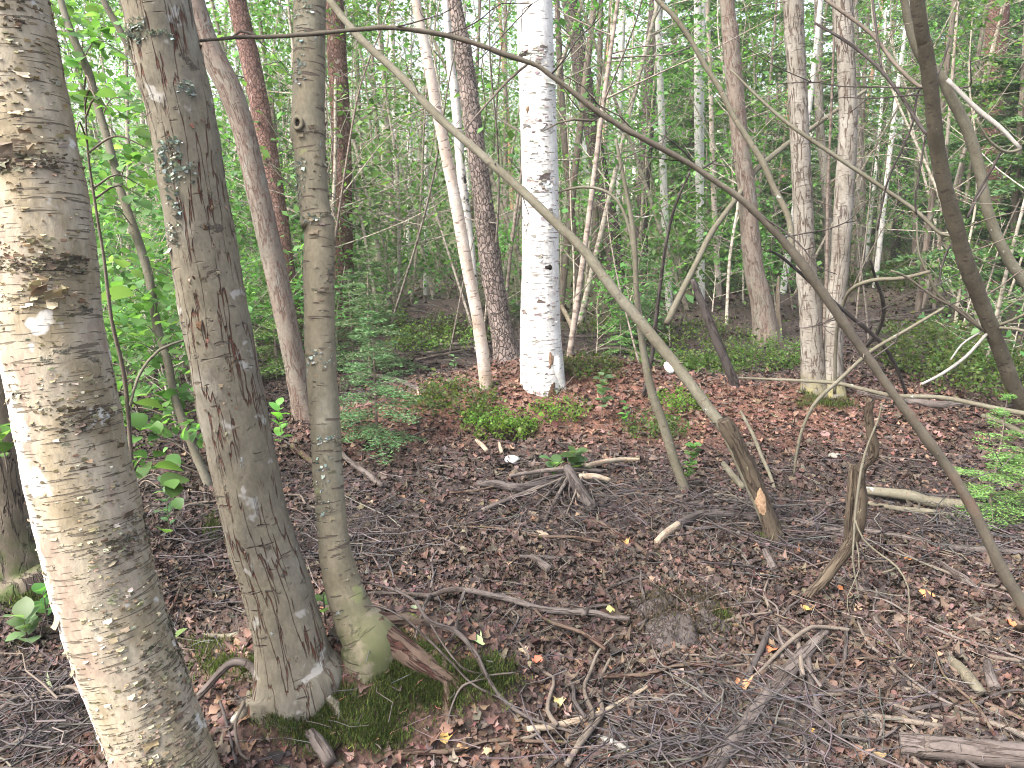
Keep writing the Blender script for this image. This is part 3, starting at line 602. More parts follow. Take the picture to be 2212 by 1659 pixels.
def bent(name, label, cat, path, mat, Yb=None, Yt=None, n=12, kw=1., **k):
    """a stem whose height in the picture is not monotonous: depth runs along its length"""
    ub, vb, _ = path[-1]; g = G(ub, vb); Yb = g[1] if Yb is None else Yb; Yt = Yb if Yt is None else Yt
    q = np.array([(u, v) for u, v, _ in path], float); s = np.concatenate([[0], np.cumsum(np.linalg.norm(np.diff(q, axis=0), axis=1))]); s /= s[-1]
    out = []
    for (u, v, w), f in zip(path, s):
        p = P(u, v, Yt+(Yb-Yt)*f); out.append([*p, kw*.5*w*m_px(p)])
    out = np.array(out)[::-1]; base = out[0, :3].copy(); sk_ = out[0].copy(); sk_[2] -= .08; out = np.vstack([sk_, out])
    r = empty(name, base, label, cat); V, Fs, bk, ax = tube(out, n, k.pop('step', .02), **k)
    o = obj('trunk', V, Fs, MB[mat], r, bk=bk); ax.update(root=r, trunk=o, Yb=Yb, Yt=Yt); return ax
arch = [(428, 88, 8), (470, 85, 9), (520, 80, 10), (560, 80, 11), (620, 77, 11), (700, 71, 12), (760, 65, 13), (820, 60, 13), (870, 62, 13), (920, 69, 13), (980, 80, 13), (1030, 95, 14), (1080, 114, 14), (1120, 127, 15), (1160, 142, 15), (1200, 170, 15), (1245, 205, 15), (1290, 240, 15), (1345, 275, 15), (1400, 305, 16), (1450, 332, 16), (1500, 360, 17), (1550, 395, 18), (1600, 430, 19), (1655, 482, 21), (1700, 530, 22), (1738, 577, 24), (1770, 622, 25), (1810, 680, 25), (1850, 738, 25), (1890, 795, 26), (1930, 852, 26), (1970, 905, 27), (2010, 960, 27), (2050, 1015, 27), (2080, 1062, 27), (2112, 1120, 28), (2140, 1180, 29), (2170, 1240, 31), (2205, 1300, 34), (2225, 1340, 38)]
LB = bent('arching_sapling', 'long bare stem rooted at lower right, arching over the clearing to the upper left', 'sapling', arch, 'twig_red', Yt=2.35, n=14, rough=.002, rf=45, lump=.24, lf=12, kw=.78)
limb(LB, [(1712, 545, 15), (1706, 481, 15), (1690, 440, 15), (1672, 406, 15), (1648, 351, 15), (1617, 302, 15), (1582, 247, 14), (1555, 192, 14), (1520, 137, 13), (1485, 75, 12), (1452, 31, 12), (1420, 0, 11), (1390, -40, 11)], 2.68, 2.9, 'pole', 'fork', 10, .03)
limb(LB, [(1142, 136, 7), (1100, 172, 7), (1060, 215, 6), (1025, 255, 5), (1000, 285, 4)], 2.48, 2.35, 'twig', 'side_branch')
limb(LB, [(1300, 250, 6), (1280, 261, 6), (1240, 258, 6), (1205, 266, 5), (1172, 284, 3)], 2.5, 2.4, 'twig_red', 'side_branch')
limb(LB, [(560, 80, 7), (540, 72, 7), (520, 67, 7), (500, 82, 5)], 2.37, 2.37, 'twig', 'side_branch')
limb(LB, [(1505, 362, 5), (1480, 330, 5), (1435, 292, 4)], 2.6, 2.5, 'deaddark', 'side_branch')
POLE = [(690, -30, 19), (746, 45, 20), (795, 100, 22), (863, 162, 21), (942, 248, 22), (1035, 330, 23), (1121, 406, 24), (1207, 488, 26), (1262, 543, 27), (1327, 629, 29), (1379, 690, 30), (1430, 752, 31), (1479, 814, 32), (1503, 846, 32), (1540, 895, 34), (1567, 930, 34), (1600, 1000, 32), (1640, 1090, 30), (1662, 1150, 30)]
yl = G(1668, 1165)[1]
L1 = bent('leaning_pole', 'long grey dead trunk leaning across the picture in front of the white birch', 'dead trunk', POLE, 'pole', Yb=yl+.06, Yt=5.0, n=18, step=.025, rough=.004, rf=30, lump=.15, lf=9, kw=.78)
p, N, T = surf(L1, 1434, 786); fb = B()
a_ = np.linspace(0, 2*pi, 15)[:-1]; X = np.cross(T[0], N[0]); c0 = p[0]
rows = [c0+N[0]*hh+.5*(X*cos(q)*.016*rr_+T[0]*sin(q)*.034*rr_)*2 for rr_, hh in ((1, -.004), (1.05, .01), (.8, .02), (.35, .025)) for q in a_]
i = np.arange(3)[:, None]; j = np.arange(14)[None]; q4 = np.stack([i*14+j, i*14+(j+1) % 14, (i+1)*14+(j+1) % 14, (i+1)*14+j], -1).reshape(-1, 4)
o = obj('bracket_fungus', np.array(rows), [q4, np.arange(42, 56)[None]], MFUNG, None, c0); tag(o, 'pale oval bracket fungus stuck on the long leaning dead trunk', 'fungus')
S0 = bent('broken_stump', 'slanting broken stump with gnawed base holding the long leaning trunk', 'stump',
    [(1563, 906, 30), (1572, 925, 36), (1588, 952, 35), (1603, 983, 34), (1620, 1015, 34), (1634, 1051, 33), (1648, 1085, 32), (1660, 1118, 33), (1668, 1145, 42), (1672, 1170, 48)], 'snag', Yt=yl+.02, n=18, step=.015, rough=.006, rf=26, lump=.08, lf=6)
patch(S0, 'gnawed_wood', 1640, 1078, 13, 32, MCHIP, .006)
def side_twigs(ax, k, lo, hi, L0, L1_, mat, az=None, rad=.0028, up=(-.5, .7), sub=2):
    m = len(ax['C'])
    for j in range(k):
        i = int(m*U(lo, hi)); p0 = ax['C'][i]; a = U(0, 6.3) if az is None else az+U(-.9, .9); L = U(L0, L1_); d = np.array([cos(a), .45*sin(a), U(*up)]); d /= np.linalg.norm(d)
        q = p0+d*np.linspace(0, L, 6)[:, None]+np.cumsum(rng.normal(0, .055*L, (6, 3)), 0)*np.linspace(0, 1, 6)[:, None]; b = B()
        b.add(*tube(np.hstack([q, (rad*U(.8, 1.3)*np.linspace(1, .4, 6))[:, None]]), 5, .05, 0, 8, .2, 12)[:3])
        for e in range(rng.integers(0, sub+1)):
            g = rng.integers(2, 5); e1 = q[g]+rng.normal(0, .28*L, 3)*[1, .5, 1]; b.add(*tube(np.array([[*q[g], rad*.6], [*((q[g]+e1)/2+rng.normal(0, .03*L, 3)), rad*.5], [*e1, rad*.3]]), 4, .05)[:3])
        b.obj('twig', MB[mat], ax['root'])
side_twigs(LB, 16, .15, .95, .10, .45, 'deaddark'); side_twigs(LB, 5, .05, .4, .03, .06, 'twig', rad=.005, sub=0)
side_twigs(L1, 12, .1, .9, .03, .07, 'pole', rad=.007, sub=0); side_twigs(L1, 8, .3, .95, .15, .5, 'twig', rad=.003)
side_twigs(T21, 22, .12, .75, .3, 1.1, 'deaddark', az=pi, rad=.0045, sub=3); side_twigs(T21, 10, .1, .6, .3, .8, 'twig', az=0., rad=.004, sub=3); side_twigs(T22, 12, .2, .8, .3, .9, 'twig', rad=.004, sub=3)
side_twigs(T17, 9, .2, .5, .3, .9, 'twig', rad=.004); side_twigs(T18, 9, .15, .5, .3, .9, 'twig', rad=.004); side_twigs(T16, 6, .2, .5, .3, .8, 'twig', rad=.004); side_twigs(T9, 6, .25, .5, .3, .7, 'twig', rad=.004); side_twigs(T6, 7, .15, .5, .3, .8, 'deaddark', rad=.005); side_twigs(T5, 7, .2, .5, .3, .8, 'deaddark', rad=.005)
# --- thin stems and snags standing in the clearing
def stem(name, label, path, mat, cat='sapling', Yt=None, n=9, ext=0, **k): return tree(name, label, cat, path, mat, n=n, step=.03, lump=.10, lf=6, ext=ext, Yt=Yt, **k)
M1 = stem('dead_sapling', 'thin grey-green leaning sapling stem in front of the leaning trunk, foot in the leaves', [(1330, 300, 7), (1350, 400, 9), (1365, 480, 10), (1372, 553, 11), (1376, 655, 13), (1390, 758, 16), (1407, 844, 18), (1431, 912, 20), (1458, 999, 21), (1480, 1066, 21)], 'pole', Yt=4.3)
M2 = stem('dead_sapling', 'thin nearly black stick standing beside the white fungus on the leaning trunk', [(1490, 372, 5), (1460, 440, 6), (1442, 510, 7), (1432, 570, 8), (1417, 690, 9), (1410, 758, 9), (1394, 838, 9), (1386, 862, 8)], 'deaddark', 'dead stem', Yt=4.9)
M3 = stem('broken_snag', 'short dark snag standing on the hummock between leaning trunk and grey-red trunk', [(1496, 603, 11), (1502, 620, 14), (1520, 665, 18), (1537, 708, 20), (1565, 776, 21), (1589, 838, 20)], 'deaddark', 'snag', n=12)
M4 = stem('broken_snag', 'pale splintered stub standing right beside the grey-red trunk', [(1682, 597, 4), (1680, 630, 8), (1681, 680, 10), (1683, 725, 13)], 'pale', 'snag')
y_s1 = G(1745, 1290)[1]
S1 = bent('twisted_snag', 'crooked broken snag with zigzag top standing in the lower right clearing', 'snag',
    [(1884, 862, 13), (1876, 885, 19), (1880, 925, 21), (1887, 965, 22), (1884, 988, 22), (1862, 1008, 22), (1857, 1040, 24), (1860, 1075, 26), (1852, 1140, 28), (1836, 1178, 27), (1806, 1218, 26), (1778, 1255, 24), (1748, 1288, 24)], 'snag', Yb=y_s1, Yt=y_s1-.02, n=14, rough=.004, rf=30, lump=.15, lf=9)
limb(S1, [(1832, 1180, 22), (1833, 1123, 20), (1838, 1060, 19), (1844, 1003, 19)], y_s1, y_s1+.03, 'snag', 'stub', 12, .02)
limb(S1, [(1905, 868, 4), (1898, 905, 6), (1876, 957, 7), (1861, 1012, 8), (1848, 1105, 8), (1845, 1158, 7), (1842, 1209, 6), (1850, 1260, 5), (1858, 1310, 4)], y_s1-.06, y_s1-.1, 'pole', 'dead_root', k=.74)
limb(S1, [(1846, 1120, 5), (1865, 1165, 6), (1905, 1200, 6), (1938, 1225, 6), (1962, 1270, 4), (1963, 1330, 3), (1958, 1390, 3)], y_s1-.08, y_s1-.35, 'pole', 'dead_root', k=.74)
limb(S1, [(1940, 1222, 4), (1925, 1232, 4), (1905, 1237, 3)], y_s1-.2, y_s1-.25, 'pole', 'dead_root', k=.74)
limb(S1, [(1850, 1170, 4), (1856, 1230, 4), (1830, 1290, 3), (1836, 1330, 3)], y_s1-.08, y_s1-.2, 'pole', 'dead_root', k=.74)
limb(S1, [(1880, 875, 8), (1872, 868, 7), (1866, 858, 5)], y_s1, y_s1, 'snag', 'stub')
# poles and bare branches leaning in the middle distance
def lean(name, label, path, mat, Yb, Yt, cat='dead branch', n=7, **k):
    V, Fs, bk, ax = tube(branch_ctrl(path[::-1], Yb, Yt), n, .05, 0, 8, .10, 6)
    base = branch_ctrl(path[-1:], Yb)[0, :3]; o = obj(name, V, Fs, MB[mat], None, base, bk=bk); tag(o, label, cat); ax.update(root=o); return ax
lean('leaning_pole', 'pale pole leaning up to the right behind the twin grey birches', [(1870, 195, 8), (1812, 234, 9), (1746, 282, 10), (1700, 312, 12), (1630, 371, 13), (1590, 430, 12), (1540, 498, 13), (1506, 565, 13), (1478, 620, 14), (1440, 700, 14)], 'pole', 6.9, 8.3, 'dead trunk', 10)
lean('hooked_branch', 'thin pale stick bowed down across the leaning stem into the red litter', [(2039, 665, 6), (1960, 712, 7), (1881, 759, 8), (1813, 821, 8), (1780, 850, 8), (1757, 876, 8), (1740, 910, 7), (1730, 938, 7), (1720, 985, 6), (1715, 1030, 5)], 'pole', G(1715, 1032)[1], 4.2)
lean('long_branch', 'long nearly level bare branch crossing behind the arching stem at the right', [(1596, 816, 4), (1680, 820, 6), (1744, 823, 8), (1809, 828, 9), (1870, 842, 9), (1933, 855, 10), (2036, 859, 10), (2139, 880, 11), (2225, 896, 12)], 'pole', 3.9, 5.0)
lean('curved_branch', 'bare branch curving up from the twin grey birches to the right', [(2010, 586, 8), (1950, 601, 9), (1895, 604, 9), (1860, 613, 9), (1840, 625, 9), (1826, 645, 8), (1812, 690, 8), (1806, 740, 7), (1803, 850, 7)], 'pole', 5.35, 4.7)
lean('drooping_branch', 'dark drooping branch hanging over the wet hollow right of the twin birches', [(1880, 560, 5), (1888, 590, 6), (1893, 610, 7), (1905, 640, 8), (1909, 670, 9), (1905, 695, 9), (1895, 718, 9), (1880, 738, 9), (1868, 752, 8)], 'deaddark', G(1868, 756)[1], 6.0)
lean('fallen_branch', 'thin dark branch slanting behind the arching stem from the twin birches down right', [(1660, 540, 4), (1685, 553, 6), (1720, 582, 7), (1761, 618, 8), (1830, 677, 9), (1898, 735, 9), (1933, 787, 8), (1957, 850, 7)], 'deaddark', G(1957, 870)[1], 4.6)
lean('bowed_sapling', 'slender arching twig bending from the right side of the white birch', [(1192, 425, 3), (1215, 412, 5), (1260, 404, 6), (1300, 410, 6), (1330, 430, 6), (1352, 470, 7), (1368, 540, 7), (1376, 620, 8), (1390, 720, 8)], 'pole', 5.1, 5.4, 'sapling')

# ---------------------------------------------------------------- sticks, logs and chunks lying on the ground (each a thing)
def onground(path, lift=.45, tip=0.):
    out = []
    for t in path:
        p = G(t[0], t[1]); w = t[2]*m_px(p); z = t[3] if len(t) > 3 else 0.
        out.append([p[0], p[1], p[2]+w*lift+z+.010, .5*w])
    return np.array(out)
def stick(name, label, path, mat, cat='stick', n=8, lump=.12, lf=9, step=.02, rough=0., rf=30, lift=.45, kids=(), group=None):
    c = onground(path, lift); base = c[0, :3].copy(); base[2] = hg(base[0], base[1])
    V, Fs, bk, ax = tube(c, n, step, rough, rf, lump, lf)
    if not kids:
        o = obj(name, V, Fs, MB[mat], None, base, bk=bk); tag(o, label, cat, group); return o
    r = empty(name, base, label, cat, group); obj('stem', V, Fs, MB[mat], r, bk=bk)
    for k in kids:
        V, Fs, bk, ax = tube(onground(k, lift), 6, step, 0, 30, lump, lf); obj('side_branch', V, Fs, MB[mat], r, bk=bk)
    return r
stick('fallen_log', 'thick grey barkless log lying at the lower right corner', [(1940, 1629, 44), (2010, 1640, 50), (2080, 1648, 52), (2150, 1656, 54), (2300, 1668, 56)], 'deadlog', 'log', 20, .05, 5, rough=.003)
stick('fallen_log', 'half buried grey log running to the bottom edge among thin dark brushwood', [(1785, 1370, 18), (1760, 1398, 25), (1720, 1440, 33), (1675, 1494, 37), (1600, 1590, 36), (1560, 1640, 40), (1530, 1690, 40)], 'deadlog', 'log', 18, .06, 5, rough=.004, lift=.12)
stick('broken_stick', 'short straight grey stick right of the half buried log', [(1744, 1434, 15), (1752, 1500, 17), (1760, 1530, 18), (1770, 1556, 17)], 'deadlog', n=12)
stick('broken_stick', 'dark straight stick left of the half buried log', [(1662, 1366, 12), (1641, 1418, 14), (1617, 1466, 14)], 'deaddark', n=10)
stick('broken_stick', 'thin dark stick pointing up the slope right of the half buried log', [(1828, 1360, 9), (1825, 1410, 10), (1819, 1470, 11)], 'deaddark')
stick('curved_branch', 'thin brown branch curving over the half buried log', [(1600, 1485, 6), (1640, 1460, 8), (1692, 1422, 9, .03), (1740, 1390, 9, .04), (1771, 1379, 9, .03), (1838, 1370, 8)], 'twig')
stick('rotten_wood', 'mossy split piece of rotten wood near the right edge', [(2052, 1436, 18), (2075, 1462, 24), (2100, 1492, 27), (2118, 1512, 22)], 'pole', 'wood', 12, .12, rough=.006)
stick('rotten_wood', 'knobbly grey wood chunk beside the split rotten piece', [(2130, 1440, 15), (2136, 1475, 22), (2145, 1500, 24)], 'deadlog', 'wood', 12, .2)
stick('broken_stick', 'half bare broken stick below the right arching stem foot', [(2030, 1226, 13), (2055, 1245, 14), (2085, 1262, 14), (2126, 1296, 8)], 'deadlog', n=10)
stick('fallen_pole', 'long pale grey fallen pole lying behind the crooked snag to the right edge', [(1866, 1078, 18, .02), (1960, 1092, 24, .02), (2002, 1098, 25), (2060, 1104, 24), (2105, 1108, 22), (2230, 1120, 18)], 'pole', 'pole', 12, .06)
stick('fallen_pole', 'thinner pale pole lying against the long fallen pole', [(1868, 1094, 8), (1940, 1108, 12), (2000, 1114, 13), (2060, 1122, 10)], 'pole', 'pole', 10, .06)
stick('fallen_pole', 'long thin grey pole lying below the fallen pale poles at the right', [(1790, 1152, 9), (1860, 1155, 10), (1935, 1165, 11), (2002, 1180, 12), (2071, 1195, 13), (2140, 1200, 14), (2230, 1208, 14)], 'deadlog', 'pole', 10)
stick('fallen_branch', 'grey branch lying between broken stump and crooked snag', [(1685, 1128, 9), (1730, 1137, 11), (1780, 1150, 12), (1825, 1158, 12)], 'deadlog', n=9)
stick('rotten_wood', 'pale rotten branch with peeled yellow end left of the broken stump', [(1418, 1182, 16), (1440, 1162, 19), (1465, 1146, 20)], 'pale', 'wood', 12, .2)
stick('fallen_branch', 'dark rotten branch running from the peeled yellow wood to the broken stump', [(1466, 1144, 19), (1510, 1126, 21), (1560, 1123, 19), (1635, 1130, 17)], 'deaddark', n=12, rough=.004)
stick('forked_branch', 'grey branch with two downward prongs lying right of the knotted trunk foot', [(795, 1298, 6, .02), (860, 1303, 8, .03), (929, 1309, 9, .03), (960, 1305, 11, .04), (1001, 1303, 11, .04), (1050, 1308, 13, .03), (1105, 1316, 14, .02), (1150, 1322, 15), (1190, 1330, 15), (1276, 1335, 16), (1320, 1346, 15), (1360, 1347, 13)], 'deadlog', 'branch', 10, .08,
      kids=[[(929, 1309, 8, .03), (918, 1330, 8, .02), (908, 1352, 7), (898, 1388, 7)], [(1004, 1304, 8, .04), (994, 1330, 8, .03), (988, 1350, 8), (980, 1384, 7), (953, 1398, 6)]])
stick('dry_branch', 'crooked grey twiggy branch lying over the mossy root to the bottom edge', [(743, 1334, 4, .12), (812, 1343, 5, .12), (891, 1364, 6, .10), (929, 1401, 9, .08), (987, 1419, 11, .07), (1028, 1453, 11, .05), (1049, 1491, 10, .04), (1083, 1529, 9, .02), (1138, 1563, 8, .01), (1241, 1598, 6, .01), (1330, 1625, 5), (1417, 1655, 4)], 'deadlog', 'branch', 8, .1,
      kids=[[(743, 1401, 4, .12), (812, 1393, 4, .12), (881, 1412, 5, .1), (967, 1467, 5, .06), (1018, 1508, 5, .04), (1083, 1530, 5, .02)], [(1070, 1488, 4, .03), (1020, 1500, 5, .03), (994, 1515, 5, .03), (975, 1550, 4, .02), (966, 1580, 4), (965, 1628, 3)],
            [(930, 1402, 4, .08), (960, 1440, 4, .06), (1000, 1475, 4, .04), (1046, 1490, 4, .04)], [(1083, 1530, 4, .02), (1130, 1580, 4, .01), (1200, 1640, 4), (1230, 1680, 3)], [(1046, 1492, 4, .04), (1100, 1480, 4, .03), (1130, 1470, 3, .02)]])
stick('peeled_stick', 'pale half peeled birch stick lying at the bottom middle', [(1138, 1586, 13), (1190, 1582, 16), (1241, 1571, 16), (1293, 1553, 13), (1345, 1525, 11), (1402, 1490, 8)], 'pale', n=10)
stick('split_wood', 'bright splinter of split wood at the bottom middle', [(1290, 1600, 10), (1330, 1620, 16), (1374, 1646, 12)], 'white_stick', 'wood', 8)
stick('bent_branch', 'grey branch bent into a hook between the peeling birch and alder foot', [(420, 1542, 15, .02), (455, 1525, 16, .05), (480, 1511, 17, .07), (505, 1496, 17, .08), (530, 1494, 17, .08), (553, 1497, 17, .06), (560, 1512, 17, .04), (559, 1535, 17, .01), (556, 1558, 18)], 'deadlog', n=12)
stick('dark_stick', 'thin black stick at the bottom beside the peeling birch', [(478, 1543, 6, .03), (487, 1565, 7, .02), (495, 1590, 7), (512, 1660, 8)], 'deaddark')
stick('dry_root', 'wavy brown twig right of the black stick near the bottom left', [(534, 1530, 8, .02), (525, 1558, 8, .03), (512, 1587, 7, .03), (512, 1615, 7, .02), (522, 1640, 7), (540, 1650, 6)], 'twig')
stick('bark_chunk', 'short rough chunk of bark lying on the moss at the bottom', [(672, 1598, 26), (690, 1625, 30), (715, 1665, 32)], 'deadlog', 'bark', 14, .12, rough=.006)
stick('fallen_branch', 'thin grey branch reaching the peeling birch from the left edge', [(-20, 1520, 8, .02), (70, 1526, 9, .02), (155, 1516, 9, .04), (186, 1530, 8, .03)], 'twig')
stick('fallen_branch', 'thick root-like stick at the lower left edge', [(-20, 1560, 14), (60, 1508, 15), (130, 1480, 12), (215, 1440, 8)], 'deadlog')
stick('fallen_branch', 'grey stick pointing at the birch foot from the bottom left corner', [(190, 1660, 9), (240, 1625, 10), (312, 1585, 10)], 'twig')
stick('fallen_branch', 'brown stick lying in the bottom left corner', [(-10, 1640, 9), (60, 1600, 10), (130, 1560, 8)], 'twig')
# the little wood pile in the middle
stick('fallen_log', 'dark wet log in the little wood heap, its left end free', [(1032, 1054, 14), (1075, 1058, 19), (1121, 1066, 20), (1165, 1060, 18), (1207, 1048, 14)], 'deaddark', 'log', 12)
stick('fallen_branch', 'grey branch slanting up into the little wood heap from the left', [(1042, 1112, 12), (1095, 1090, 13), (1155, 1065, 11), (1210, 1042, 10, .02)], 'deadlog', n=9)
stick('peeled_stick', 'pale peeled stick on the right of the little wood heap', [(1258, 1034, 12, .05), (1310, 1022, 11, .05), (1345, 1014, 10, .04), (1381, 1009, 7, .03)], 'pale', n=9)
stick('peeled_stick', 'short broken pale stick under the longer peeled one', [(1250, 1050, 13, .03), (1285, 1050, 14, .03), (1318, 1052, 9, .02)], 'pale', n=9)
stick('rotten_wood', 'thick black rotten limb falling forward from the little wood heap', [(1225, 1040, 20, .05), (1245, 1070, 26, .02), (1280, 1112, 24)], 'deaddark', 'wood', 12, .15, rough=.005)
stick('broken_stick', 'upright splintered stick leaning on the little wood heap', [(1228, 1012, 8, .05), (1236, 1050, 9, .05), (1252, 1090, 9, .02)], 'twig')
stick('broken_stick', 'stick fanning forward left from the little wood heap', [(1232, 1045, 9, .04), (1205, 1085, 8, .02), (1180, 1125, 8)], 'deadlog')
stick('fallen_branch', 'pale grey branch across the top of the little wood heap', [(1100, 1046, 8, .03), (1165, 1040, 10, .04), (1230, 1040, 12, .05), (1300, 1036, 10, .03)], 'deadlog')
fan = []
for k in range(16):
    a = radians(20+k*15+U(-6, 6)); L_ = U(60, 170); u0, v0 = 1240+U(-25, 25), 1048+U(-8, 8); u1, v1 = u0+cos(a)*L_, v0+abs(sin(a))*L_*.62
    stick('heap_twig', 'thin dark twig fanning out of the little wood heap', [(u0, v0, 5, .05), ((u0+u1)/2+U(-8, 8), (v0+v1)/2+U(-4, 4), 5, .025), (u1, v1, 3)], 'deaddark' if k % 3 else 'twig', 'twig', 5, group='thin twigs of the little wood heap')
stick('fallen_branch', 'dark stick in the centre of the brown leaves below the heap', [(1122, 1210, 9), (1180, 1214, 11), (1243, 1216, 11)], 'deaddark')
stick('broken_stick', 'short thick grey stick crossing under the dark central stick', [(1148, 1212, 14), (1168, 1228, 18), (1188, 1244, 20)], 'deadlog', n=10)
stick('bark_strip', 'orange-brown rotten strip below the little wood heap on the right', [(1262, 1130, 14), (1300, 1140, 14), (1333, 1162, 14), (1365, 1180, 12), (1398, 1205, 12)], 'redrot', 'bark', 10, lift=.25)
stick('broken_stick', 'short grey stick in front of the broken stump', [(1652, 1202, 17), (1662, 1222, 18), (1672, 1240, 14)], 'deadlog', n=10)
stick('fallen_branch', 'thin branch from the broken stump to the heap across the leaves', [(1412, 1130, 6), (1480, 1098, 8), (1560, 1088, 9), (1640, 1095, 8)], 'deadlog')
stick('mossy_stick', 'mossy stub lying behind the broken stump', [(1562, 1010, 12), (1580, 1035, 15), (1604, 1062, 14)], 'pole', n=10, rough=.004)
stick('bent_branch', 'thin branch hooping down beside the broken stump to the twigs', [(1598, 918, 6, .08), (1622, 975, 8, .10), (1640, 1005, 8, .06), (1660, 1035, 8, .02), (1672, 1060, 7)], 'pole')
# behind and beside the hummock
stick('fallen_branch', 'grey-brown branch lying in the leaves left of the hummock', [(770, 815, 9), (815, 820, 11), (863, 831, 12), (895, 845, 12), (924, 856, 10)], 'deadlog', n=9)
stick('fallen_branch', 'long branch lying behind the slim pinkish birch', [(857, 752, 6), (910, 750, 7), (966, 750, 8), (1066, 744, 7)], 'deadlog')
stick('fallen_branch', 'second branch in the heap behind the slim pinkish birch', [(860, 768, 5), (940, 765, 6), (1000, 756, 6), (1060, 758, 6)], 'twig')
stick('fallen_branch', 'third branch slanting behind the slim pinkish birch', [(900, 782, 5), (960, 770, 6), (1045, 752, 5)], 'twig')
stick('peeled_stick', 'short pale stick leaning behind the white birch on the right', [(1210, 690, 9, .16), (1226, 708, 11, .08), (1242, 728, 12)], 'pale')
stick('fallen_branch', 'grey branch lying flat right behind the white birch', [(1222, 730, 6), (1270, 732, 7), (1330, 726, 7), (1400, 722, 5)], 'deadlog')
stick('curved_branch', 'reddish branch arched over the hummock right of the white birch', [(1238, 782, 4), (1275, 772, 6, .03), (1310, 768, 6, .05), (1345, 769, 7, .05), (1379, 776, 7, .03), (1436, 789, 7)], 'twig_red')
stick('broken_stick', 'short pale stick pointing at the hollow under the hummock', [(1029, 958, 9), (1042, 970, 10), (1052, 982, 10)], 'pale')
stick('broken_stick', 'small pale splinter above the white bark piece', [(1078, 962, 6), (1082, 978, 9), (1084, 986, 8)], 'pale')
stick('fallen_branch', 'pale and dark rotten branch right of the knotted trunk in the red litter', [(738, 985, 10), (755, 1005, 12), (790, 1030, 13), (825, 1058, 11)], 'deadlog', n=9)
stick('fallen_branch', 'brown rotten branch left of the knotted trunk in the red litter', [(632, 970, 12), (655, 990, 13), (688, 1018, 12)], 'redrot', n=9)
stick('fallen_branch', 'pale branch lying left of the fissured alder foot', [(440, 1380, 9), (490, 1384, 11), (530, 1377, 13), (556, 1368, 11)], 'pole')
stick('fallen_branch', 'thin black branch stretched between the birch and alder', [(360, 1280, 4), (430, 1296, 4), (530, 1330, 4)], 'deaddark')
stick('fallen_branch', 'grey stick lying far right of the twin birches in the wet hollow', [(1850, 700, 5), (1930, 694, 6), (2000, 700, 6)], 'deadlog')
stick('fallen_branch', 'dark stick lying in the wet hollow under the bare branches', [(1840, 718, 5), (1920, 722, 6), (1990, 712, 5)], 'deaddark')
stick('fallen_log', 'grey decayed log lying flat in leaves left of the dark leaning stem', [(1850, 852, 18), (1930, 868, 20), (2010, 880, 18), (2100, 880, 15)], 'deadlog', 'log', 12, rough=.004, lift=.2)
stick('fallen_branch', 'pale branch in front of the dark leaning stem foot', [(2120, 905, 10), (2160, 920, 12), (2220, 950, 12)], 'pole')
# small found things
def lump_obj(name, label, cat, u, v, su, sv, sz, mat, seed):
    g = G(u, v); k = m_px(g); a = np.linspace(0, 2*pi, 19)[:-1]; V = []
    rows = [(1.0, -.2), (1.08, .25), (.85, .7), (.45, .95)]
    for r_, z in rows:
        q = 1+.3*vn(np.stack([np.cos(a)*1.5+seed, np.sin(a)*1.5, np.full(18, z)], -1))
        V.append(np.stack([g[0]+su*k*.5*r_*q*np.cos(a), g[1]+su*k*.4*r_*q*np.sin(a), np.full(18, g[2]+z*sz)+.006*vn(np.stack([np.cos(a)*3, np.sin(a)*3, np.full(18, z+seed)], -1))], -1))
    V = np.concatenate(V); i = np.arange(3)[:, None]; j = np.arange(18)[None]
    q = np.stack([i*18+j, i*18+(j+1) % 18, (i+1)*18+(j+1) % 18, (i+1)*18+j], -1).reshape(-1, 4)
    o = obj(name, V, [q, np.arange(54, 72)[None]], mat, None, g); return tag(o, label, cat)
lump_obj('bark_piece', 'bright white piece of birch bark lying before the hummock hollow', 'bark', 1106, 995, 34, 14, .03, MFUNG, 1.)
lump_obj('stone', 'pale stone lying beside the bright spruce seedling at the right', 'stone', 2030, 992, 24, 14, .04, MSTONE, 4.)
lump_obj('stone', 'small pale stone in dark leaves left of the arching stem', 'stone', 1802, 986, 26, 8, .02, MSTONE, 7.)
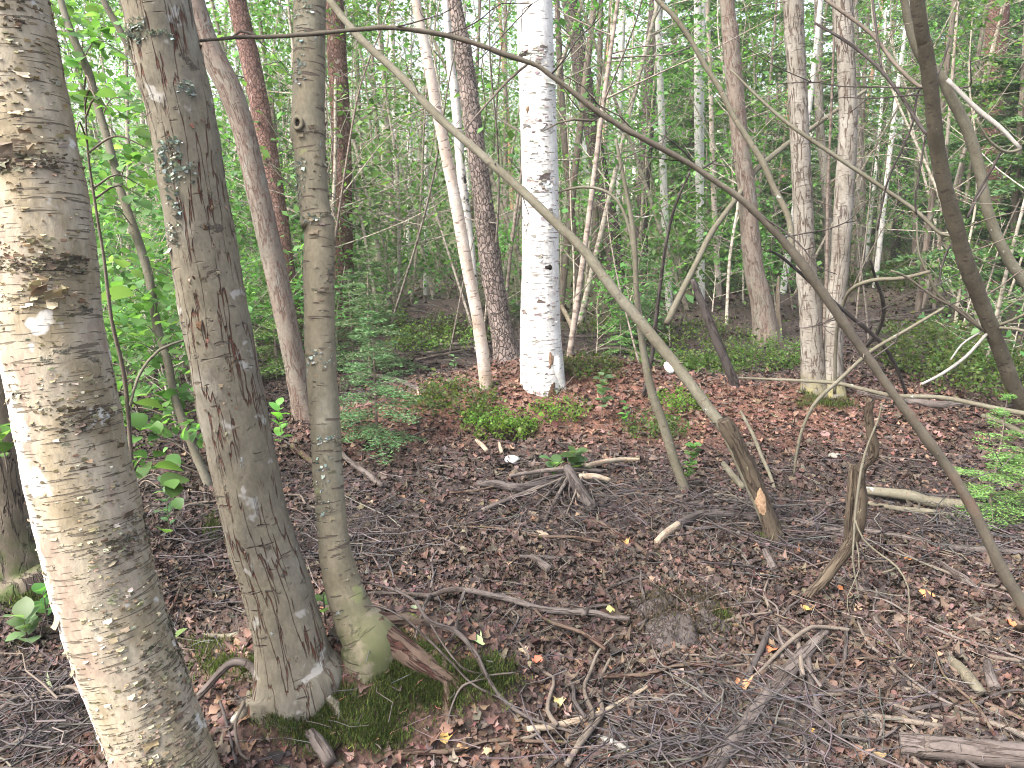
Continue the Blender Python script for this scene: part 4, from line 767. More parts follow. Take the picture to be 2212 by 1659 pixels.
def rotten_stump():
    g = G(1478, 1335); r = empty('rotten_stump', g, 'low rotten mossy stump with a dark hollow in the lower middle right', 'stump'); a = np.linspace(0, 2*pi, 49)[:-1]; V = []
    for rr, z in ((.19, -.03), (.15, .004), (.115, .020), (.09, .036), (.066, .040), (.052, .022), (.035, -.03)):
        q = 1+.3*fbm(np.stack([np.cos(a)*2.2, np.sin(a)*2.2, np.full(48, z*6)], -1), 3)
        V.append(np.stack([g[0]+rr*1.25*q*np.cos(a), g[1]+.02+rr*q*np.sin(a), g[2]+z+.045*fbm(np.stack([np.cos(a)*4, np.sin(a)*4, np.full(48, z*9)], -1), 3)], -1))
    V = np.concatenate(V); m = 48; i = np.arange(6)[:, None]; j = np.arange(m)[None]
    q = np.stack([i*m+j, i*m+(j+1) % m, (i+1)*m+(j+1) % m, (i+1)*m+j], -1).reshape(-1, 4)
    obj('rotten_wood', V, q, MB['deaddark'], r, bk=V*1.)
    obj('hollow', V[-48*2:], np.array([(48*0+k, 48*0+(k+1) % 48, 48+(k+1) % 48, 48+k) for k in range(48)]), MDARK, r)
    n = 3400; k = rng.integers(0, 48*5, n); p = V[k]+rng.normal(0, .016, (n, 3)); p[:, 2] += .002; p[:, 2] = np.maximum(p[:, 2], hg(p[:, 0], p[:, 1])+.004)
    VV, Fs = scatter(LEAF_OVAL[0]*[.4, 1, 1], LEAF_OVAL[1], p, rot(U(0, 6.3, n), U(.3, 1.5, n), U(-.4, .4, n)), U(.008, .018, n))
    obj('moss_cover', VV, Fs, MMOSS, r, col=np.repeat(pal([(.06, .055, .026), (.05, .04, .028), (.04, .042, .018), (.085, .065, .045), (.03, .024, .02)], n), 15, 0))
rotten_stump()

# ---------------------------------------------------------------- leaf litter, twig litter, moss, ground cover (nobody could count these)
def frustum_pts(n, y0, y1, m=1.15, pw=1.):
    y = (U(y0**pw, y1**pw, n) if pw else np.exp(U(np.log(y0), np.log(y1), n)))
    if pw: y = y**(1/pw)
    x = U(-1, 1, n)*y*(W/2/F)*m*1.06+U(-.2, .2, n); return x, y
MOSS = ((640, 1545, 75, 55, 4200, 1), (720, 1530, 60, 40, 2200, 1), (880, 1470, 90, 55, 3600, 1), (840, 1430, 50, 30, 1500, 1), (800, 1600, 90, 35, 2600, 1), (680, 1590, 50, 50, 1800, 1), (470, 1440, 60, 35, 1200, 1),
        (545, 1450, 30, 25, 700, 1), (1060, 1480, 55, 45, 2200, 1), (60, 1290, 60, 40, 1600, 1.2), (230, 1600, 20, 50, 400, 1), (460, 1150, 18, 25, 300, 1.2), (80, 1250, 80, 30, 1200, 1.2), (440, 1400, 60, 20, 500, 1), (930, 1490, 60, 50, 1800, 1), (900, 1440, 60, 40, 1300, 1), (970, 1500, 50, 50, 1400, 1), (830, 1540, 60, 40, 1500, 1), (860, 1400, 30, 20, 500, 1),
        (1760, 870, 45, 18, 700, 1.6), (1810, 878, 40, 12, 500, 1.6), (1660, 1168, 25, 6, 150, 1), (1560, 1340, 40, 25, 350, 1), (960, 720, 70, 30, 900, 2.5), (1190, 848, 40, 12, 250, 1.6))
MW = []
for q in MOSS:
    g = G(q[0], q[1]); MW.append((g[0], g[1], q[2]*m_px(g)*.62, q[3]*m_px(g)*.62/max(.3, (CAMZ-g[2])/np.hypot(g[1], CAMZ))))
def moss_mask(x, y):
    d = 0
    for mx, my, rx, ry in MW: d = d+np.exp(-((x-mx)/rx)**2-((y-my)/ry)**2)
    return np.clip(d*1.3, 0, 1)
def litter():
    b = B()
    for n, y0, y1, s0, pw, zz in ((40000, 1.4, 3.4, .026, 1.6, .012), (40000, 3.2, 7.2, .031, 1.7, .012), (14000, 7., 17, .05, 1.5, .012), (16000, 1.4, 4.2, .014, 1.5, .013)):
        x, y = frustum_pts(n, y0, y1, 1.1, pw); g = green_mask(x, y); mound = np.exp(-((((x+.5)/.6)**2+((y-2.1)/.42)**2)**2))
        keep = (np.exp(-((((x-.03)/.15)**2+((y-4.92)/.11)**2)**2)) < .3) & (U(0, 1, n) > g*.8) & (U(0, 1, n) > moss_mask(x, y)*.93) & (U(0, 1, n) > mound*.62); x, y = x[keep], y[keep]; n = len(x)
        z = hg(x, y)+U(0, zz, n); r = red_mask(x, y)
        p3 = np.stack([x, y, 0*x], -1); tone = np.exp(.45*fbm(p3*1.7+31, 3))[:, None]*np.array([[.64, .62, .605]])
        dull = pal([(.064, .042, .033), (.082, .055, .043), (.050, .035, .029), (.105, .074, .058), (.034, .025, .021), (.135, .10, .078), (.076, .049, .037), (.088, .069, .058)], n, .28)*tone*.95
        red = pal([(.105, .059, .041), (.13, .078, .056), (.083, .046, .032), (.155, .10, .073), (.11, .077, .058)], n, .25)
        isred = U(0, 1, n) < r*.8
        col = np.where(isred[:, None], red, dull)
        pale = (U(0, 1, n) < .012) & (y < 5); col[pale] = pal([(.15, .095, .06), (.17, .115, .075), (.14, .075, .045)], pale.sum(), .15)
        s = s0*np.exp(np.clip(rng.normal(0, .34, n), -.9, .7)); idx = rng.integers(0, 9, n)
        R = rot(U(0, 2*pi, n), rng.normal(0, .30, n), rng.normal(0, .34, n))
        for t in range(9):
            k = idx == t
            V, Fs = scatter(LITTER[t][0]-[0, .5, 0], LITTER[t][1], np.stack([x, y, z], -1)[k], R[k], s[k]); b.add(V, Fs, None, np.repeat(col[k], LN, 0))
    o = b.obj('leaf_litter', MLIT); tag(o, 'brown dead leaves carpeting the forest floor', 'leaf litter', kind='stuff')
litter()
def twig_t(k, seed):
    r = np.random.default_rng(seed); P_ = np.stack([np.linspace(0, 1, k), r.normal(0, .035, k), np.abs(r.normal(0, .012, k))], -1); P_[0, 1] = 0
    V = []; a = np.arange(3)*2*pi/3
    for i in range(k):
        w = 1-.55*i/(k-1); V.append(np.stack([np.full(3, P_[i, 0]), P_[i, 1]+0*a, P_[i, 2]+0*a], -1)); 
    V = np.concatenate(V); off = np.concatenate([np.stack([0*a, np.cos(a), np.sin(a)], -1)*(1-.55*i/(k-1)) for i in range(k)])
    i = np.arange(k-1)[:, None]; j = np.arange(3)[None]
    return V, off, np.stack([i*3+j, i*3+(j+1) % 3, (i+1)*3+(j+1) % 3, (i+1)*3+j], -1).reshape(-1, 4)
TWT = [twig_t(5, s) for s in range(8)]
def twigs(name, label, x, y, L, rad, cols, zmax=.03, tilt=.06, yaw=None):
    b = B(); n = len(x); idx = rng.integers(0, 8, n); z = hg(x, y)+U(.006, zmax, n); yaw = U(0, 2*pi, n) if yaw is None else yaw
    R = rot(yaw, 0*x, rng.normal(0, tilt, n)); col = pal(cols, n, .2)
    for t in range(8):
        k = idx == t; V0, off, f = TWT[t]
        T = V0[None]*L[k][:, None, None]+off[None]*rad[k][:, None, None]-np.array([.5, 0, 0])*L[k][:, None, None]
        V = np.einsum('nij,nkj->nki', R[k], T)+np.stack([x, y, z], -1)[k][:, None]
        m = len(V); Fs = (f[None]+(np.arange(m)*15)[:, None, None]).reshape(-1, 4); b.add(V.reshape(-1, 3), Fs, None, np.repeat(col[k], 15, 0))
    o = b.obj(name, MTW); return tag(o, label, name.replace('_', ' '), kind='stuff')
x, y = frustum_pts(5200, 1.5, 9, 1.1, 1.5); n = len(x)
k = U(0, 1, n) > red_mask(x, y)*.5; x, y = x[k], y[k]; n = len(x)
twigs('twig_litter', 'fine dark twigs strewn over the dead leaves', x, y, .07+.3*U(0, 1, n)**2.2, U(.0009, .0026, n), [(.075, .062, .06), (.11, .095, .09), (.05, .043, .043), (.15, .125, .11), (.09, .085, .09)])
bx, by = [], []
for u, v, ru, rv, m in ((1600, 1560, 330, 120, 190), (1420, 1640, 160, 60, 70), (1330, 1090, 330, 70, 190), (1700, 1150, 260, 80, 190), (100, 1560, 150, 110, 170), (1960, 690, 190, 70, 260), (880, 680, 120, 40, 130), (760, 1180, 140, 60, 140), (1300, 740, 120, 25, 120), (960, 765, 130, 22, 90), (2080, 1150, 140, 60, 140), (420, 1200, 110, 120, 80)):
    uu, vv = u+rng.normal(0, .5, m)*ru, v+rng.normal(0, .5, m)*rv; q = np.array([G(a, min(c, 1750)) for a, c in zip(uu, vv)]); bx.append(q[:, 0]); by.append(q[:, 1])
x, y = np.concatenate(bx), np.concatenate(by); n = len(x)
twigs('brushwood', 'tangle of thin dark brushwood on the wet ground', x, y, .15+.4*U(0, 1, n)**1.6, U(.0013, .0042, n), [(.05, .044, .044), (.07, .062, .060), (.036, .031, .031), (.10, .085, .075)], .05, .09)
def needles_red():
    n = 9000; x, y = frustum_pts(n, 1.5, 7, 1.1, 1.2); k = U(0, 1, n) < red_mask(x, y)**1.2; x, y = x[k], y[k]; n = len(x)
    twigs('needle_litter', 'reddish dry needles and chips on the hummocks', x, y, U(.02, .06, n), U(.0007, .0014, n), [(.28, .13, .08), (.34, .19, .13), (.2, .09, .06)], .02, .2)
needles_red()
BLADE = (np.array([(-.09, 0, 0), (.09, 0, 0), (.05, .6, .12), (-.05, .6, .12), (0, 1, .3)]), [np.array([(0, 1, 2, 3)]), np.array([(3, 2, 4)])])
def moss():
    b = B()
    for u, v, ru, rv, m, s in MOSS:
        m = int(m*1.5)
        uu, vv = u+rng.normal(0, .5, m)*ru, np.minimum(v+rng.normal(0, .5, m)*rv, 1770); q = np.array([G(a, c) for a, c in zip(uu[::4], vv[::4])]); q = np.repeat(q, 4, 0)[:m]; q = q+rng.normal(0, .007*s, q.shape)*[1, 1, 0]
        q[:, 2] = hg(q[:, 0], q[:, 1])+.022*np.clip(.5+fbm(q*[9, 9, 0]+3, 2)*1.5, 0, 1)+U(-.004, .012, len(q)); n = len(q)
        cl = fbm(q*14, 2)[:, None]; col = pal([(.045, .068, .015), (.06, .088, .02), (.032, .052, .013), (.085, .105, .028), (.05, .045, .025)], n, .25)*(1+.4*cl)
        V, Fs = scatter(BLADE[0], BLADE[1], q, rot(U(0, 6.3, n), U(.2, 1.4, n), U(-.3, .3, n)), s*U(.009, .021, n)); b.add(V, Fs, None, np.repeat(col, 5, 0))
    o = b.obj('moss', MMOSS); tag(o, 'green moss cushions around the tree feet', 'moss', kind='stuff')
moss()
def cover():
    n = 52000; x, y = frustum_pts(n, 7.6, 30, 1.1, 1.2); k = U(0, 1, n) < (green_mask(x, y)*np.clip(.5+1.6*fbm(np.stack([x*1.3, y*1.1, 0*x+4], -1), 3), 0, 1)+.08); x, y = x[k], y[k]; n = len(x)
    hgt = .03+.22*U(0, 1, n)*np.clip(.6+fbm(np.stack([x*.8, y*.8, 0*x], -1), 2), .1, 1); z = hg(x, y)+hgt
    V, Fs = scatter(LEAF_LITE[0], LEAF_LITE[1], np.stack([x, y, z], -1), rot(U(0, 6.3, n), rng.normal(.1, .5, n), rng.normal(0, .5, n)), (.022+.0022*y)*U(.6, 1.5, n))
    o = obj('ground_cover', V, Fs, ML, None, col=np.repeat(pal([(.07, .13, .035), (.095, .165, .045), (.055, .10, .03), (.12, .19, .065)], n, .2), 5, 0)); tag(o, 'low green ground cover deep in the wood', 'ground cover', kind='stuff')
cover()
# scattered bright leaves one can point at
GLY = 'fresh yellow and orange leaves lying on the dead leaves'
for u, v, s, c in ((1052, 1628, .045, (.62, .43, .24)), (961, 1606, .035, (.55, .34, .12)), (1663, 1410, .05, (.60, .25, .09)), (1600, 1495, .045, (.62, .33, .15)), (2001, 1292, .05, (.66, .27, .13)), (1747, 1590, .03, (.6, .36, .1)), (1321, 1328, .045, (.55, .55, .2)),
    (1030, 1398, .05, (.40, .55, .26)), (895, 1320, .03, (.45, .5, .3)), (1128, 1418, .04, (.6, .46, .32)), (1205, 1528, .04, (.62, .5, .22)), (1160, 1442, .035, (.58, .24, .12)), (1350, 1180, .045, (.55, .32, .12)), (1172, 1160, .05, (.5, .36, .27)), (800, 1090, .03, (.5, .36, .25)),
    (870, 948, .04, (.55, .5, .3)), (1740, 1330, .035, (.6, .4, .12)), (1815, 1280, .03, (.6, .26, .09)), (2090, 1165, .03, (.6, .3, .12)), (1960, 1215, .03, (.62, .25, .1)), (1410, 1260, .03, (.45, .3, .2)), (1000, 905, .03, (.5, .3, .15)), (2180, 1360, .035, (.6, .26, .1)), (1000, 1625, .03, (.5, .33, .15)), (1900, 1640, .03, (.5, .36, .15)), (120, 1480, .035, (.45, .33, .24)), (100, 1500, .04, (.35, .42, .25)), (1300, 1545, .03, (.55, .4, .2)), (1480, 1395, .03, (.45, .28, .2)), (1770, 1010, .05, (.55, .38, .3)), (1640, 955, .05, (.5, .3, .2))):
    g = G(u, v); T = LITTER[rng.integers(0, 9)]
    V, Fs = scatter(T[0]-[0, .5, 0], T[1], (g+[0, 0, .02])[None], rot(np.array([U(0, 6.3)]), np.array([U(-.2, .2)]), np.array([U(-.2, .2)])), np.array([s*1.15]))
    lum = 'orange' if c[1] < .3 else 'greenish' if c[1] > c[0]*.95 else 'yellow' if c[1] > c[0]*.62 and c[2] < c[0]*.45 else 'tan'
    tag(obj('fallen_leaf', V, Fs, MLIT, None, g, col=np.array(c)*.55), f'single {lum} fallen leaf lying on the brown leaf litter', 'leaf', f'{lum} leaves lying on the litter')
# loose sticks of the forest floor: a few kinds, copied
def loose_sticks():
    protos = []
    for k in range(8):
        n = 7; L = .25+.09*k; P_ = np.stack([np.linspace(-L/2, L/2, n), rng.normal(0, .012, n)*2, np.zeros(n), np.linspace(.0065, .003, n)*(1+.25*(k % 3))], -1)
        V, Fs, bk, _ = tube(P_, 6, .04, 0, 8, .15, 9); protos.append(mdata('stick', V, Fs, MB[['deaddark', 'twig', 'deadlog', 'redrot'][k % 4]], bk=bk))
    tone = ['dark', 'brown', 'grey', 'reddish']
    for i in range(120):
        u, v = U(330, 2230), 900+750*U(0, 1)**.85
        if u < 1120 and v > 1380: u += 900
        g = G(u, v); k = i % 8; dz = .01
        o = bpy.data.objects.new('loose_stick', protos[k]); COL.objects.link(o); a = U(0, pi); e = .12; d = np.array([cos(a), sin(a)])*e
        o.location = g+[0, 0, .017]; o.rotation_euler = (U(0, 6), -math.atan2(hg(g[0]+d[0], g[1]+d[1])-hg(g[0]-d[0], g[1]-d[1]), 2*e), a)
        o.rotation_euler = (0, -math.atan2(float(hg(g[0]+d[0], g[1]+d[1])-hg(g[0]-d[0], g[1]-d[1])), 2*e)+rng.normal(0, .03), a)
        tag(o, f'thin {tone[k % 4]} loose stick lying on the leaf litter of the clearing', 'stick', f'{tone[k % 4]} loose sticks on the forest floor')
loose_sticks()

# ---------------------------------------------------------------- plants: generators in local metres, foot at the origin
GREEN_A = [(.088, .195, .052), (.11, .235, .066), (.07, .16, .044), (.14, .27, .085)]
GREEN_D = [(.07, .155, .05), (.09, .19, .06), (.056, .125, .044), (.115, .22, .075)]
SPR_G = [(.06, .12, .05), (.078, .15, .06), (.048, .096, .042), (.098, .175, .07)]
SPR_Y = [(.10, .20, .055), (.13, .24, .065), (.08, .165, .045)]
def add_leaves(b, p, size, cols, T=LEAF_LITE, flat=.5, vr=.3, jit=.18):
    n = len(p)
    if not n: return
    V, Fs = scatter(T[0], T[1], p, rot(U(0, 6.3, n), rng.normal(-.15, flat, n), rng.normal(0, flat, n)), size*np.exp(rng.normal(0, vr, n)))
    b.add(V, Fs, None, np.repeat(pal(cols, n, jit), len(T[0]), 0))
def wob(n, H, lean, amp):
    t = np.linspace(0, 1, n); a = U(0, 6.3); s1, s2 = U(0, 50, 2)
    x = lean*np.cos(a)*t*H+amp*H*vn(np.stack([t*2.5+s1, 0*t, 0*t], -1))*t; y = lean*np.sin(a)*t*H+amp*H*vn(np.stack([t*2.5+s2, 0*t+5, 0*t], -1))*t
    return np.stack([x, y, t*H], -1)
def gen_sapling(Hh, r0, nb, nl, ls, cols, cf=.25, lean=.08, amp=.07, mat='farstem', up=.6, bl=.3, T=LEAF_LITE, name='sapling', droop=0.):
    st, fo = B(), B(); c = wob(7, Hh, lean, amp); rad = r0*(1-.82*np.linspace(0, 1, 7)**.9)
    q = np.hstack([c, rad[:, None]]); q = np.vstack([q[0]-[0, 0, .12, 0], q]); st.add(*tube(q, 7, Hh/16, 0, 8, .1, 3)[:3])
    for k in range(nb):
        t = cf+(1-cf)*U(0, 1)**.9; i = t*6; a = int(min(5, i)); p0 = c[a]+(c[a+1]-c[a])*(i-a); az = U(0, 6.3); L = Hh*bl*(1.15-t)*U(.6, 1.3)+.12
        e = U(.1, up); d = np.array([cos(az), sin(az), e]); d /= np.linalg.norm(d); m = 4
        pts = p0+d*np.linspace(0, L, m)[:, None]+rng.normal(0, .04*L, (m, 3))*np.linspace(0, 1, m)[:, None]; pts[:, 2] += (np.linspace(0, 1, m)**2)*L*(.15-droop)
        st.add(*tube(np.hstack([pts, (max(.0025, r0*.3*(1-t)+.002)*np.linspace(1, .35, m))[:, None]]), 4, L/4, cap=False)[:3])
        n = max(2, int(nl/nb)); f = U(.2, 1.05, n); ii = np.clip(f*(m-1), 0, m-1.001); jj = ii.astype(int); pp = pts[jj]+(pts[jj+1]-pts[jj])*(ii-jj)[:, None]
        add_leaves(fo, pp+rng.normal(0, .035+.08*L, (n, 3))*[1, 1, .7], ls, cols, T)
    out = [('trunk', st.data(name+'_stem', MB[mat]))]
    if fo.n: out.append(('crown', fo.data(name+'_leaves', ML, smooth=True)))
    return out
def frond(L, sp, cols, nl, b, st, p0, az, el, droop=.25, nw=.0035):
    """a flat spruce bough with side twigs and needles"""
    m = 9; t = np.linspace(0, 1, m); d = np.array([cos(az), sin(az), 0]); side = np.array([-sin(az), cos(az), 0])
    ax = p0+d*(t*L)[:, None]+np.array([0, 0, 1])*(el*L*t-droop*L*t**2+.12*L*t**3)[:, None]
    if st is not None: st.add(*tube(np.hstack([ax, (max(.0015, .008*L)*(1-.8*t))[:, None]]), 4, L/6, cap=False)[:3])
    pts, dirs = [], []
    nt_ = max(4, int(L/sp))
    def run(a0, a1, k):
        f = (np.arange(k)+U(0, 1, k)*.6)/k; pts.append(a0+(a1-a0)*f[:, None]); dirs.append(np.repeat(((a1-a0)/(np.linalg.norm(a1-a0)+1e-9))[None], k, 0))
    for i in range(nt_):
        f = (i+.5)/nt_; x = f*(m-1); j = min(m-2, int(x)); q = ax[j]+(ax[j+1]-ax[j])*(x-j)
        l = L*.42*(1-f)**.8*min(1, f*3+.25)*U(.7, 1.15)+sp*.6
        for s_ in (-1, 1):
            e = q+(side*s_*.8+d*.62)*l+np.array([0, 0, -.18*l*U(.3, 1.6)]); run(q, e, max(3, int(l/nl*1.3)))
            if l > .16:
                for g in (.35, .6):
                    q2 = q+(e-q)*g; l2 = l*.4*(1-g)+.02; run(q2, q2+(side*s_*.25+d*.95)*l2, max(2, int(l2/nl*1.3)))
    run(ax[0]+(ax[-1]-ax[0])*.15, ax[-1], max(4, int(L/nl)))
    p = np.concatenate(pts); D = np.concatenate(dirs); n = len(p); p = np.repeat(p, 2, 0); D = np.repeat(D, 2, 0); n *= 2
    s_ = np.tile([1., -1.], n//2)[:, None]; r = np.cross(D, [0, 0, 1.]); r /= np.linalg.norm(r, axis=1)[:, None]+1e-9
    nd = D*.55+r*s_*.8+rng.normal(0, .25, (n, 3))+[0, 0, .12]; nd /= np.linalg.norm(nd, axis=1)[:, None]
    w = np.cross(nd, rng.normal(0, 1, (n, 3))+[0, 0, .8]); w /= np.linalg.norm(w, axis=1)[:, None]+1e-9
    ln = nl*1.5*U(.7, 1.25, n)[:, None]
    V = np.stack([p-w*nw*.5*(nl/.012), p+w*nw*.5*(nl/.012), p+nd*ln], 1).reshape(-1, 3)
    b.add(V, np.arange(n*3).reshape(-1, 3), None, np.repeat(pal(cols, n, .16)*(.85+.3*(np.tile(1, n))[:, None]), 3, 0))
def gen_spruce(Hh, r0, nwh, L0, cols, nl=.02, sp=.07, z0=.08, dead=0, name='spruce', mat='fardark', per=(4, 6), side=None, nw=.0045):
    st, fo = B(), B(); c = wob(5, Hh, .02, .01); st.add(*tube(np.vstack([np.array([*c[0], r0])-[0, 0, .12, 0], np.hstack([c, (r0*(1-.9*np.linspace(0, 1, 5)))[:, None]])]), 8, Hh/14, 0, 8, .08, 3)[:3])
    for k in range(nwh):
        f = z0+(1-z0)*(k+.5)/nwh
        for a in range(rng.integers(*per)):
            L = L0*(1-f)**.8*U(.65, 1.15)+.04*Hh*.3; z = f*Hh+U(-.5, .5)*Hh/nwh
            az = U(0, 6.3) if side is None else side+U(-1.3, 1.3)
            frond(L, sp, cols, nl, fo, st, np.array([c[-1, 0]*f, c[-1, 1]*f, z]), az, .35*f+U(-.1, .15), .22+.2*(1-f), nw)
    for k in range(dead):
        z = U(.12, .6)*Hh; az = U(0, 6.3); L = L0*U(.4, .9); p0 = np.array([0, 0, z]); d = np.array([cos(az), sin(az), U(-.25, .1)])
        pts = p0+d*np.linspace(0, L, 4)[:, None]+rng.normal(0, .03*L, (4, 3))
        st.add(*tube(np.hstack([pts, np.linspace(.009, .003, 4)[:, None]]), 4, L/5, cap=False)[:3])
        for j in range(4):
            g = U(.3, 1); q = p0+d*g*L; e = q+rng.normal(0, .25*L, 3)*[1, 1, .5]; st.add(*tube(np.array([[*q, .004], [*((q+e)/2+rng.normal(0, .01, 3)), .003], [*e, .0015]]), 3, .2, cap=False)[:3])
    out = [('trunk', st.data(name+'_stem', MB[mat]))]
    if fo.n: out.append(('crown', fo.data(name+'_needles', MN, smooth=False)))
    return out
def gen_bilberry(R, Hh, n, ls, cols, name='bilberry'):
    st, fo = B(), B()
    for k in range(n):
        a, r = U(0, 6.3), R*sqrt(U(0, 1)); p0 = np.array([r*cos(a), r*sin(a), -.02]); h = Hh*U(.5, 1.1)*(1.1-.6*r/R); t = np.array([cos(a)*U(-.1, .5), sin(a)*U(-.1, .5), 1])*h
        pts = np.array([p0, p0+t*.5+rng.normal(0, .01, 3), p0+t])
        if k % 2 == 0: st.add(*tube(np.hstack([pts, [[.0016], [.0014], [.001]]]), 3, .1, cap=False)[:3])
        m = rng.integers(9, 16); f = U(.3, 1.05, m)[:, None]; add_leaves(fo, p0+t*f+rng.normal(0, .022, (m, 3)), ls, cols, LEAF_LITE, .6)
    return [('stems', st.data(name+'_stems', MB['twig'])), ('foliage', fo.data(name+'_leaves', ML))]
def spawn(name, parts, loc, rz=0., sc=1., label=None, cat=None, group=None, tilt=(0, 0)):
    r = empty(name, loc, label, cat, group); r.rotation_euler = (tilt[0], tilt[1], rz); r.scale = (sc,)*3 if np.isscalar(sc) else sc
    for pn, me in parts:
        o = bpy.data.objects.new(pn, me); COL.objects.link(o); o.parent = r
        if pn == 'stems': o['kind'] = 'stuff'
    return r

# --- leafy stems on the left, measured
def leafy(name, label, path, Yb, Yt, clusters, ls, mat='twig', cols=GREEN_A, T=LEAF_BROAD, cat='sapling', n=8, ext=0, flat=.45, spread=.08):
    ax = tree(name, label, cat, path, mat, n=n, step=.04, lump=.08, lf=6, Yb=Yb, Yt=Yt, ext=ext); fo, st = B(), B()
    for (u, v, ru, rv, k) in clusters:
        i = int(np.argmin(np.abs(ax['pix'][:, 1]-(v+rv*.8)))); s0 = ax['C'][i]; e = P(u, v, s0[1]+U(-.12, .12)*1.5)
        mid = (s0+e)/2+np.array([0, 0, .04]); tw = spline(np.array([[*s0, .0035], [*mid, .0028], [*e, .0015]]), .03)
        V_, F_, k_, _ = tube(tw, 4, .05, cap=False); obj('twig', V_, F_, MB['twig'], ax['root'], bk=k_); m = m_px(e)
        pp = np.stack([e[0]+rng.normal(0, .5, k)*ru*m, e[1]+rng.normal(0, spread, k), e[2]-rng.normal(0, .5, k)*rv*m], -1)
        h = hg(pp[:, 0], pp[:, 1])+.03; pp[:, 2] = np.maximum(pp[:, 2], h); add_leaves(fo, pp, ls, cols, T, flat, .22)
    if st.n: st.obj('twigs', MB['twig'], ax['root'])
    if fo.n: fo.obj('foliage', ML, ax['root'])
    return ax
leafy('alder_sapling', 'thin reddish stem with broad alder leaves rising right beside the peeling birch', [(182, 200, 3), (190, 330, 5), (204, 430, 6), (215, 500, 6), (224, 553, 7), (241, 690, 8), (265, 794, 9), (276, 880, 10), (282, 966, 9), (290, 1069, 8), (292, 1190, 8)], 2.5, 2.3,
    [(200, 195, 12, 14, 2), (232, 235, 22, 14, 3), (212, 222, 20, 12, 2), (300, 885, 25, 25, 3), (270, 848, 18, 15, 2), (310, 405, 15, 6, 2), (312, 430, 14, 8, 1), (165, 285, 20, 30, 2), (345, 1055, 18, 14, 2), (385, 1048, 16, 8, 2), (360, 1105, 30, 20, 3), (330, 1000, 30, 40, 4), (318, 320, 18, 20, 3), (240, 640, 15, 60, 3)], .075)
limb(list(TR.values())[0] if TR else dict(root=bpy.data.objects['alder_sapling']), [(281, 876, 7), (289, 843, 7), (299, 814, 7), (320, 780, 7), (344, 756, 7), (372, 743, 6), (405, 733, 5)], 2.42, 2.6, 'pole', 'side_stem')
ab = leafy('alder_sapling', 'grey slender leaning stem between the peeling birch and fissured alder', [(131, 0, 14), (150, 60, 15), (172, 113, 17), (193, 162, 17), (206, 213, 16), (234, 309, 17), (261, 412, 17), (285, 481, 18), (308, 550, 19), (323, 605, 18), (340, 708, 18), (361, 776, 17), (378, 862, 17), (400, 920, 18), (423, 983, 18), (452, 1056, 20)], None, 4.2,
    [(170, 60, 40, 50, 26), (230, 90, 40, 50, 20), (180, 150, 40, 40, 22), (260, 210, 40, 50, 22), (200, 330, 60, 60, 34), (290, 350, 40, 60, 24), (230, 450, 50, 50, 30), (320, 640, 40, 50, 34), (260, 620, 50, 50, 34), (360, 560, 30, 60, 22), (250, 740, 50, 50, 40), (330, 760, 50, 40, 36), (390, 720, 30, 50, 26), (300, 850, 60, 50, 40), (380, 860, 40, 50, 30), (420, 930, 40, 40, 24), (330, 950, 50, 50, 26), (300, 700, 70, 60, 40), (250, 880, 50, 50, 34), (350, 900, 60, 40, 30), (420, 780, 30, 50, 24), (280, 1000, 50, 40, 20)], .058, 'pole', n=12, ext=3)
leafy('alder_sapling', 'pale thin stem passing behind the upper fissured alder, leafy to its left', [(212, -40, 12), (223, 0, 13), (261, 69, 13), (285, 120, 13), (330, 210, 13), (352, 330, 14), (370, 520, 15), (400, 700, 15), (430, 880, 16)], 5.2, 5.0,
    [(150, 40, 50, 50, 30), (240, 40, 40, 40, 24), (180, 230, 60, 40, 30), (300, 280, 40, 40, 22), (220, 560, 60, 50, 36), (300, 560, 50, 50, 30), (260, 690, 50, 40, 40), (350, 690, 40, 40, 30), (240, 820, 40, 40, 30)], .062, 'pole', n=10, ext=3)
def herb(name, label, u, v, hpx, nl, ls, Y=None, cols=GREEN_A, lean=0., spread=.35, cat='seedling', T=LEAF_BROAD):
    g = G(u, v) if Y is None else np.array([*P(u, v, Y)]); g = g if Y is not None else g; hh = hpx*m_px(g); r = empty(name, g, label, cat)
    pts = np.array([g-[0, 0, .02], g+[lean*hh*.3, 0, hh*.5], g+[lean*hh, 0, hh]]); V, Fs, bk, _ = tube(np.hstack([pts, [[.003], [.0025], [.0012]]]), 5, .03); obj('stem', V, Fs, MB['twig'], r, bk=bk)
    f = np.linspace(.35, 1.02, nl); p = pts[0]+(pts[2]-pts[0])*f[:, None]; yaw = np.arange(nl)*2.4+U(0, 6); R = rot(yaw, U(-.1, .75, nl), rng.normal(0, .2, nl)); s = ls*U(.6, 1.2, nl)
    V, Fs = scatter(T[0], T[1], p, R, s); obj('leaves', V, Fs, ML, r, col=np.repeat(pal(cols, nl, .15), len(T[0]), 0)); return r
PALEG = [(.13, .22, .10), (.17, .27, .13), (.10, .18, .08)]
herb('alder_shoot', 'broad-leaved green shoot growing on the little wood heap', 1240, 1030, 55, 14, .10, cols=[(.10, .20, .07), (.16, .27, .14), (.08, .16, .05)])
herb('alder_shoot', 'second broad-leaved shoot just left on the little wood heap', 1195, 1035, 40, 8, .085, cols=PALEG)
herb('seedling', 'tall pale seedling on the hummock edge right of the white birch', 1300, 905, 100, 14, .075, cols=PALEG)
herb('seedling', 'small-leaved seedling below the leaning trunk on the right of the wood heap', 1478, 1062, 105, 26, .045, cols=GREEN_A, lean=.15)
herb('seedling', 'round-leaved seedling between the fissured alder and knotted trunk', 610, 985, 110, 13, .075, cols=[(.14, .28, .06), (.17, .32, .08)])
